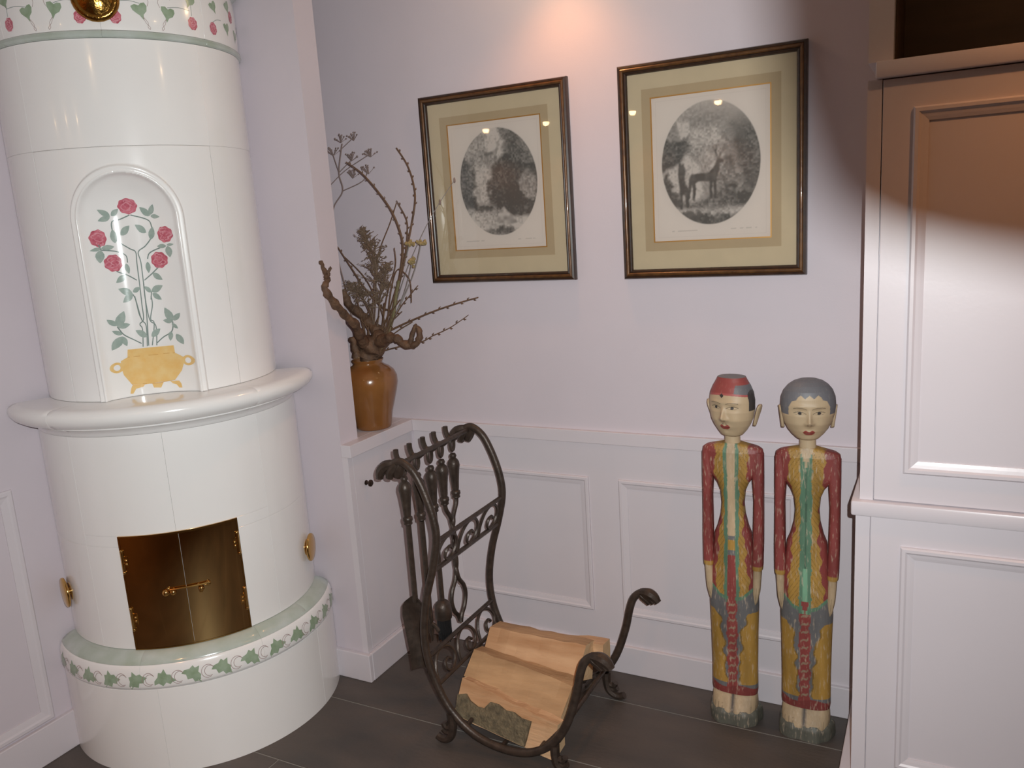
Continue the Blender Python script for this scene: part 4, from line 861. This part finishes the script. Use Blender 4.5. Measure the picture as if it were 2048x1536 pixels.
for (x, y, z) in [(-0.079,-0.08,1.957),(-0.138,-0.08,1.955),(-0.01,-0.08,1.894),(-0.098,-0.08,1.887),(-0.178,-0.08,1.913),(-0.1,-0.08,1.826),(-0.027,-0.08,1.836)]:
    mb = MB()
    for k in range(12):
        a = rg.uniform(-1.4, 1.4); b = rg.uniform(-.8, .8); L_ = rg.uniform(.018, .032); e = Vector((x+L_*math.sin(a), y+L_*math.sin(b)*.7, z+L_*math.cos(a)*.75))
        mb.tube([(x, y, z-0.008), tuple(e)], 0.0009, 4); mb.sphere(tuple(e), 0.0030, 5, 4)
    mb.build('seed_head', 'dry_umbel', um)
# yellow dried flowers
for i, ((x, y, z), lb) in enumerate((((0.213,-0.14,1.576), 'pale yellow dried flower head nearest the left print frame'), ((0.164,-0.14,1.574), 'pale yellow dried flower head beside the tall twig'), ((0.171,-0.14,1.518), 'pale yellow dried flower bud hanging lowest of the three'))):
    root = thing('dried_yellow_flower', lb, 'dried flower', (VX, VY, 1.12))
    MB().tube(catmull([(x, y, z), (x-0.05, y, z-0.12), (0.04, VY, 1.26), (-0.03, VY, 1.165), (-0.05, VY, 1.115)], 5), 0.0020, 5).build('stem', 'twig_grey', root)
    mb = MB(); rg = random.Random(i)
    for k in range(22):
        o = Vector((rg.gauss(0, 1), rg.gauss(0, 1), rg.gauss(0, .6)))*0.0085; mb.sphere((x+o.x*(0.6 if i == 2 else 0.85), y+o.y, z+o.z*(1.3 if i == 2 else .8)), 0.0055, 6, 4)
    mb.build('flower_head', 'dry_yellow', root)
# gnarled vine root
rt_ = thing('gnarled_root', 'thick twisted vine root clasping the mouth of the vase', 'driftwood', (VX, VY, 1.14))
def gnarl(P, r, name, seed, n=5):
    rg = random.Random(seed); C_ = catmull(P, n); m_ = len(C_)
    rad = [float(np.interp(i/(m_-1), np.linspace(0, 1, len(r)), r))*(1+0.16*math.sin(i*1.5+seed)+0.06*rg.uniform(-1, 1)) for i in range(m_)]
    C_ = [p+Vector((rg.uniform(-1, 1), rg.uniform(-1, 1), rg.uniform(-1, 1)))*0.0022 for p in C_]
    return MB().tube(C_, rad, 9).build(name, 'root', rt_, smooth=True, angle=70)
gnarl([(0.012,-0.44,1.539),(0.01,-0.422,1.506),(0.0,-0.405,1.478),(0.005,-0.425,1.447),(0.012,-0.4,1.407),(0.005,-0.345,1.358),(0.0,-0.28,1.31),(-0.02,-0.235,1.26),(-0.045,-0.176,1.216),(-0.06,-0.145,1.185)], [.0062,.0075,.009,.012,.014,.014,.016,.018,.022,.026], 'long_arm', 1)
gnarl([(0.01,-0.393,1.516),(0.004,-0.40,1.492),(0.002,-0.402,1.470)], [.0055,.007,.008], 'fork', 2)
gnarl([(-0.151,-0.14,1.419),(-0.128,-0.14,1.362),(-0.065,-0.14,1.314),(-0.021,-0.14,1.274),(0.013,-0.14,1.235),(-0.042,-0.14,1.178)], [.010,.016,.017,.020,.026,.03], 'back_arm', 3)
gnarl([(0.0,-0.16,1.225),(0.067,-0.19,1.245),(0.114,-0.2,1.249),(0.149,-0.2,1.226),(0.194,-0.2,1.227),(0.218,-0.2,1.261),(0.206,-0.2,1.291)], [.026,.018,.015,.013,.011,.010,.007], 'right_arm', 4)
gnarl([(0.172,-0.2,1.227),(0.184,-0.2,1.261),(0.201,-0.2,1.297)], [.009,.008,.005], 'prong', 5)
sb = gnarl([(-0.080,-0.205,1.252),(-0.070,-0.205,1.215),(-0.064,-0.21,1.178)], [.012,.0135,.0145], 'stub', 6)
MB().tube([(-0.064,-0.2105,1.1775), (-0.0635,-0.2115,1.1745)], [0.0115, 0.0105], 10).build('cut_end', 'root_cut', sb)
gnarl([(-0.057,-0.15,1.166),(-0.050,-0.155,1.19),(-0.020,-0.16,1.222),(0.025,-0.14,1.251)], [.030,.040,.040,.026], 'trunk', 7)

# ------------------------------------------------------------------ carved statues
def sm(x, a, b): t = np.clip((x-a)/(b-a), 0, 1); return t*t*(3-2*t)
def loft_np(zs, wf, df, nt, name, parent, colf, cx=0, cy=0, xoff=None, yoff=None, p=2.4, dispf=None, mt='statue_paint', rot=0.0, origin=(0, 0, 0), caps=True):
    nz = len(zs); a = np.linspace(0, 2*np.pi, nt, endpoint=False); A, Z = np.meshgrid(a, zs)
    W = wf(Z); D = df(Z); e = 2/p
    X = W*np.sign(np.cos(A))*np.abs(np.cos(A))**e; Y = D*np.sign(np.sin(A))*np.abs(np.sin(A))**e
    C = colf(X, Y, Z)
    if dispf is not None: X, Y, Z = dispf(X, Y, Z, W)
    X0, Y0 = X, Y
    if rot: X, Y = X0*math.cos(rot)-Y0*math.sin(rot), X0*math.sin(rot)+Y0*math.cos(rot)
    if xoff is not None: X = X+xoff(Z)
    if yoff is not None: Y = Y+yoff(Z)
    V = np.stack([X+cx+origin[0], Y+cy+origin[1], Z+origin[2]], -1).reshape(-1, 3); C = C.reshape(-1, 3)
    ix = np.arange(nz*nt).reshape(nz, nt); nx = np.roll(ix, -1, 1)
    F = np.stack([ix[:-1], nx[:-1], nx[1:], ix[1:]], -1).reshape(-1, 4).tolist()
    if caps: F.append(ix[0, ::-1].tolist()); F.append(ix[-1].tolist())
    me = bpy.data.meshes.new(name); me.from_pydata(V.tolist(), [], F); me.materials.append(M[mt])
    ca = me.color_attributes.new('Col', 'FLOAT_COLOR', 'POINT'); ca.data.foreach_set('color', np.concatenate([C, np.ones((len(C), 1))], 1).astype(np.float32).ravel())
    me.polygons.foreach_set('use_smooth', [True]*len(me.polygons)); me.update(); me.set_sharp_from_angle(angle=R_(60))
    return link(bpy.data.objects.new(name, me), parent)
RED = np.array([.225, .046, .042]); YEL = np.array([.37, .215, .048]); GRN = np.array([.10, .20, .13]); SKN = np.array([.49, .37, .235]); GRY = np.array([.135, .135, .14])
HAIR = np.array([.15, .15, .165]); DARK = np.array([.035, .03, .03]); LIP = np.array([.27, .05, .04]); PED = np.array([.115, .115, .095]); PALE = np.array([.36, .255, .175])
def wob(z, k, s): return 0.0022*np.sin(z*61+k)+0.0016*np.sin(z*143+k*2.1)
def P_(C, msk, c): C[msk] = c; return C
def statue(x, y, variant, label):
    root = thing('carved_statue', label, 'statue', (x, y, 0), 'pair of carved wooden figures')
    org = (x, y, 0)
    T = lambda tab: (lambda Z: np.interp(Z, [a for a, b in tab], [b for a, b in tab]))
    k = variant
    # pedestal
    def pcol(X, Y, Z):
        C = np.empty(X.shape+(3,)); C[:] = PED; return C
    def pdis(X, Y, Z, W):
        r = 1+0.05*np.sin(np.arctan2(Y, X)*5+k)*np.clip(1-Z/0.09, 0, 1)+0.02*np.sin(np.arctan2(Y, X)*11); return X*r, Y*r, Z
    loft_np(np.linspace(0, 0.050, 14), T([(0, .080), (.01, .082), (.035, .081), (.044, .079), (.050, .074)]), T([(0, .060), (.035, .061), (.050, .054)]), 64, 'pedestal', root, pcol, p=2.6, dispf=pdis, origin=org)
    # feet
    def fcol(X, Y, Z):
        C = np.empty(X.shape+(3,)); C[:] = SKN*0.92; C[(np.abs(X) < .0018)] = DARK*2; C[(Z < .066) & (np.abs(((X+.1) % .0125)-.006) < .0011)] = SKN*.55; return C
    def fdis(X, Y, Z, W):
        fr = np.clip(1-(Z-.045)/.05, 0, 1); return X, np.where(Y < 0, Y*(1+.30*fr), Y), Z
    loft_np(np.linspace(0.040, 0.104, 22), T([(.04, .070), (.06, .0715), (.085, .070), (.104, .062)]), T([(.04, .044), (.104, .035)]), 120, 'feet', root, fcol, p=3, dispf=fdis, origin=org)
    # skirt
    def scol(X, Y, Z):
        C = np.empty(X.shape+(3,)); C[:] = GRY
        s = np.sign(X); ax = np.abs(X)
        inner = np.interp(Z+.012*s*k, [.12, .16, .20, .24, .28, .33, .40, .42], [.018, .024, .021, .031, .026, .036, .054, .08])+.004*np.sin(Z*90+s*2+k)+wob(Z, 3+s, 1)*1.5
        side = (ax > inner) & (Z > .135) & (Z < .385-.25*(np.clip(.062-ax, 0, .03)))
        C[side] = YEL
        C[(ax > inner-.003) & (ax < inner+.001) & (Z > .14) & (Z < .37)] = YEL*.55
        C[ax < .0155+wob(Z, 1, 1)] = RED*1.15
        orn = (ax < .011) & (np.abs(((Z*38+np.sin(X*600)*.15) % 1)-.5) < .13); C[orn] = PALE*.8
        C[(Z < .125+.006*np.sin(X*60))] = RED*.9
        return C
    loft_np(np.linspace(0.098, 0.475, 200), T([(.098, .0705), (.11, .072), (.2, .0715), (.32, .0735), (.40, .076), (.475, .074)]), T([(.098, .038), (.2, .036), (.40, .040), (.475, .038)]), 180, 'skirt', root, scol, p=2.5, origin=org)
    # jacket
    def jcol(X, Y, Z):
        C = np.empty(X.shape+(3,)); C[:] = RED; ax = np.abs(X)
        gw = .0225 if k == 0 else .0165; gi = .0115
        yo = np.interp(Z, [.44, .5, .6, .7, .78, .86, .92], [.055, .050, .040, .033, .040, .052, .048])+wob(Z, 2+np.sign(X), 1)*1.6
        C[ax < yo] = YEL
        hat = (ax < yo) & (ax > gw) & (((Z*55+ax*90) % 1) < .16); C[hat] = YEL*.62
        g = ax < gw+wob(Z, 5, 1)*.6
        C[g] = GRN
        if k == 0:
            C[(ax < gi) & (Z > .635)] = SKN*.95
            C[(ax < gi) & (Z <= .635) & (Z > .622)] = GRY
            C[(ax < gi) & (Z <= .622) & (Z > .588)] = YEL
            C[(ax < gi) & (Z <= .588) & (Z > .572)] = GRY
            C[(ax < gi+.001) & (Z <= .572)] = RED*1.1
        else:
            C[(ax < .0025) & (Z < .86)] = GRN*.6
            C[(ax < (Z-.872)*.34)] = SKN*.95
            C[(ax < .006) & (Z < .56)] = GRN*1.9
            C[(ax < .012-np.abs(Z-.45)*.3) & (Z < .455)] = RED*1.1
        hem = np.interp(ax, [0, .02, .035, .06, .08], [.425, .425, .430, .455, .470])
        C[(Z < hem+.012) & (Z >= hem) & (ax > .012)] = GRN
        C[(Z < hem) & (ax > .016)] = GRY
        return C
    jw = [(.415, .0755), (.45, .076), (.50, .072), (.56, .064), (.61, .0595), (.635, .0570), (.66, .047), (.70, .0370), (.735, .0340), (.775, .0380), (.80, .048), (.818, .062), (.835, .083), (.86, .089), (.90, .0915), (.910, .0895), (.918, .078), (.924, .050), (.928, .030)]
    loft_np(np.linspace(0.415, 0.928, 280), T(jw), T([(.415, .041), (.5, .038), (.62, .034), (.74, .028), (.83, .030), (.90, .031), (.928, .022)]), 180, 'jacket', root, jcol, p=2.5, origin=org)
    # arms with hands
    for sg in (-1, 1):
        def acol(X, Y, Z):
            C = np.empty(X.shape+(3,)); C[:] = RED
            C[Z < .543] = YEL*.95; C[Z < .527] = SKN*.92; C[(Z < .47) & (np.abs((X*sg+.05) % .007-.0035) < .0008)] = SKN*.6
            return C
        ar = loft_np(np.linspace(0.408, 0.902, 140), T([(.408, .003), (.42, .008), (.45, .0115), (.50, .0125), (.526, .0125), (.528, .0155), (.545, .0165), (.62, .0160), (.75, .0145), (.82, .017), (.895, .019), (.902, .016)]), T([(.408, .006), (.45, .014), (.50, .016), (.528, .020), (.62, .022), (.80, .024), (.902, .022)]), 64, 'arm', root, acol, p=2.8, xoff=lambda Z: sg*np.interp(Z, [.408, .46, .53, .62, .75, .9], [.066, .0715, .0750, .0770, .0780, .0735]), yoff=lambda Z: np.interp(Z, [.408, .53, .7, .9], [-.016, -.012, -.002, 0]), origin=org)
    # neck
    def ncol(X, Y, Z):
        C = np.empty(X.shape+(3,)); C[:] = SKN; return C
    loft_np(np.linspace(0.90, 0.985, 16), T([(.90, .029), (.925, .0235), (.95, .0225), (.985, .026)]), T([(.90, .022), (.95, .021), (.985, .026)]), 48, 'neck', root, ncol, p=2.1, mt='statue_face', origin=org)
    # head
    if k == 0:
        hw = [(.944, .004), (.948, .022), (.955, .034), (.968, .045), (.985, .0555), (1.005, .064), (1.03, .0690), (1.06, .0695), (1.085, .0655), (1.105, .057), (1.12, .048), (1.129, .0435), (1.132, .042)]
    else:
        hw = [(.946, .004), (.950, .020), (.958, .033), (.970, .045), (.985, .056), (1.005, .066), (1.03, .0735), (1.055, .0765), (1.08, .0745), (1.10, .067), (1.115, .055), (1.125, .041), (1.131, .024), (1.1335, .003)]
    hd = [(a, b*(.80 if a > .96 else .9)) for a, b in hw]
    fz = lambda z: z
    def hcol(X, Y, Z):
        C = np.empty(X.shape+(3,)); C[:] = SKN; f = Y < .012; ax = np.abs(X)
        ey = 1.045 if k == 0 else 1.041; ex = .026
        almond = ((ax-ex)/.0135)**2+((Z-ey-.10*(ax-ex))/.0042)**2 < 1
        C[f & almond] = SKN*1.05
        lid = np.abs(Z-(ey+.0042-.55*(ax-ex)**2*30+.08*(ax-ex))) < .0011; C[f & lid & (np.abs(ax-ex) < .017)] = SKN*.35
        low = np.abs(Z-(ey-.0042+.3*(ax-ex)**2*30)) < .0007; C[f & low & (np.abs(ax-ex) < .013)] = SKN*.6
        C[f & (((ax-ex)/.0052)**2+((Z-ey)/.0046)**2 < 1)] = DARK
        br = np.abs(Z-(ey+.0165-.9*(ax-.026)**2*14+.05*(ax-.026))) < .0011; C[f & br & (ax > .008) & (ax < .044)] = SKN*.42
        lz = .984 if k == 0 else .980
        C[f & ((X/.0165)**2+((Z-lz+.0015*np.cos(X*260))/(.0068-.0015*np.cos(X*330)))**2 < 1)] = LIP
        C[f & (np.abs(Z-lz) < .0007) & (ax < .015)] = LIP*.45
        C[f & ((ax-.005)**2+(Z-1.0065)**2 < .0022**2)] = SKN*.5
        if k == 0:
            C[f & (np.abs(Z-.9945) < .0012) & (ax > .003) & (ax < .009)] = SKN*.45
            band = 1.083-.9*X**2*2+.02*X
            C[Z > band] = HAIR*.9
            C[(Z > band) & (X < .03) & f] = RED*1.25
            C[(Z > 1.1115)] = RED*1.2
            C[(Z > band) & (Z < band+.006) & f] = RED*1.6+.02
            C[f & (np.abs(X+.006)+np.abs(Z-1.0815)*.9 < .0068)] = DARK*.8
            C[(Z > 1.1312)] = GRY*1.1
            C[~f & (Z > 1.02)] = HAIR
            C[(ax > .061) & (Z > 1.035) & (Y > -.02)] = DARK*1.5
        else:
            zig = 1.083+.010*np.abs(((X*42) % 1)-.5)*2-.9*np.clip(ax-.032, 0, 1)*1.3
            C[Z > zig] = HAIR
            C[(ax > .056) & (Z > 1.035)] = HAIR*.95
            C[~f & (Z > 1.0)] = HAIR
        return C
    def hdis(X, Y, Z, W):
        f = np.clip(-Y/.05, 0, 1)
        def G(cx, cz, sx, sz): return np.exp(-((X-cx)/sx)**2-((Z-cz)/sz)**2)
        d = .0135*G(0, 1.013, .0085, .0105)+.008*G(0, 1.028, .006, .016)+.004*G(.010, 1.0095, .006, .006)+.004*G(-.010, 1.0095, .006, .006)
        lz = .984 if k == 0 else .980
        d += .0055*G(0, lz, .016, .007)-.003*G(0, lz-.0005, .014, .0014)+.004*G(0, .962, .016, .009)
        d += -.0055*G(.026, 1.044, .015, .0085)-.0055*G(-.026, 1.044, .015, .0085)+.003*G(.026, 1.043, .011, .0045)+.003*G(-.026, 1.043, .011, .0045)+.003*G(.026, 1.061, .02, .006)+.003*G(-.026, 1.061, .02, .006)
        d += .004*G(.038, 1.005, .018, .016)+.004*G(-.038, 1.005, .018, .016)
        return X, Y-d*f, Z
    hr = R_(-16) if k == 0 else R_(12)
    head = loft_np(np.concatenate([np.linspace(.944, 1.131, 190), [1.1318 if k == 0 else 1.1332]]), T(hw), T(hd), 260, 'head', root, hcol, p=2.08, dispf=hdis, mt='statue_face', rot=hr, origin=org)
    for sg in (-1, 1):
        ex = sg*(.0675 if k == 0 else .069); mb = MB()
        prof = [(-.034, .004), (-.029, .009), (-.014, .013), (0, .016), (.016, .019), (.026, .017), (.033, .006)]
        rings = []
        for dz, w_ in prof:
            tilt = .015*(dz+.03)/.06*(1.15 if k == 0 else .5)
            rings.append([(ex+sg*(tilt+.005*math.cos(a)), .012+w_*math.sin(a)*.8, 1.018+dz) for a in [2*math.pi*q/12 for q in range(12)]])
        mb.loft(rings); mtx = Matrix.Translation(org) @ Matrix.Rotation(hr, 4, 'Z'); mb.xf(mtx)
        eo = mb.build('ear', 'statue_face', head, smooth=True, angle=70)
        ca = eo.data.color_attributes.new('Col', 'FLOAT_COLOR', 'POINT'); n = len(eo.data.vertices); ca.data.foreach_set('color', np.tile(np.append(SKN*.95, 1), n).astype(np.float32))
    return root
statue(1.272, -0.125, 0, 'tall painted wooden figure with a red cap and bare chest, near the log cradle')
statue(1.490, -0.125, 1, 'tall painted wooden figure with dark hair and closed green collar, near the tall cabinet')
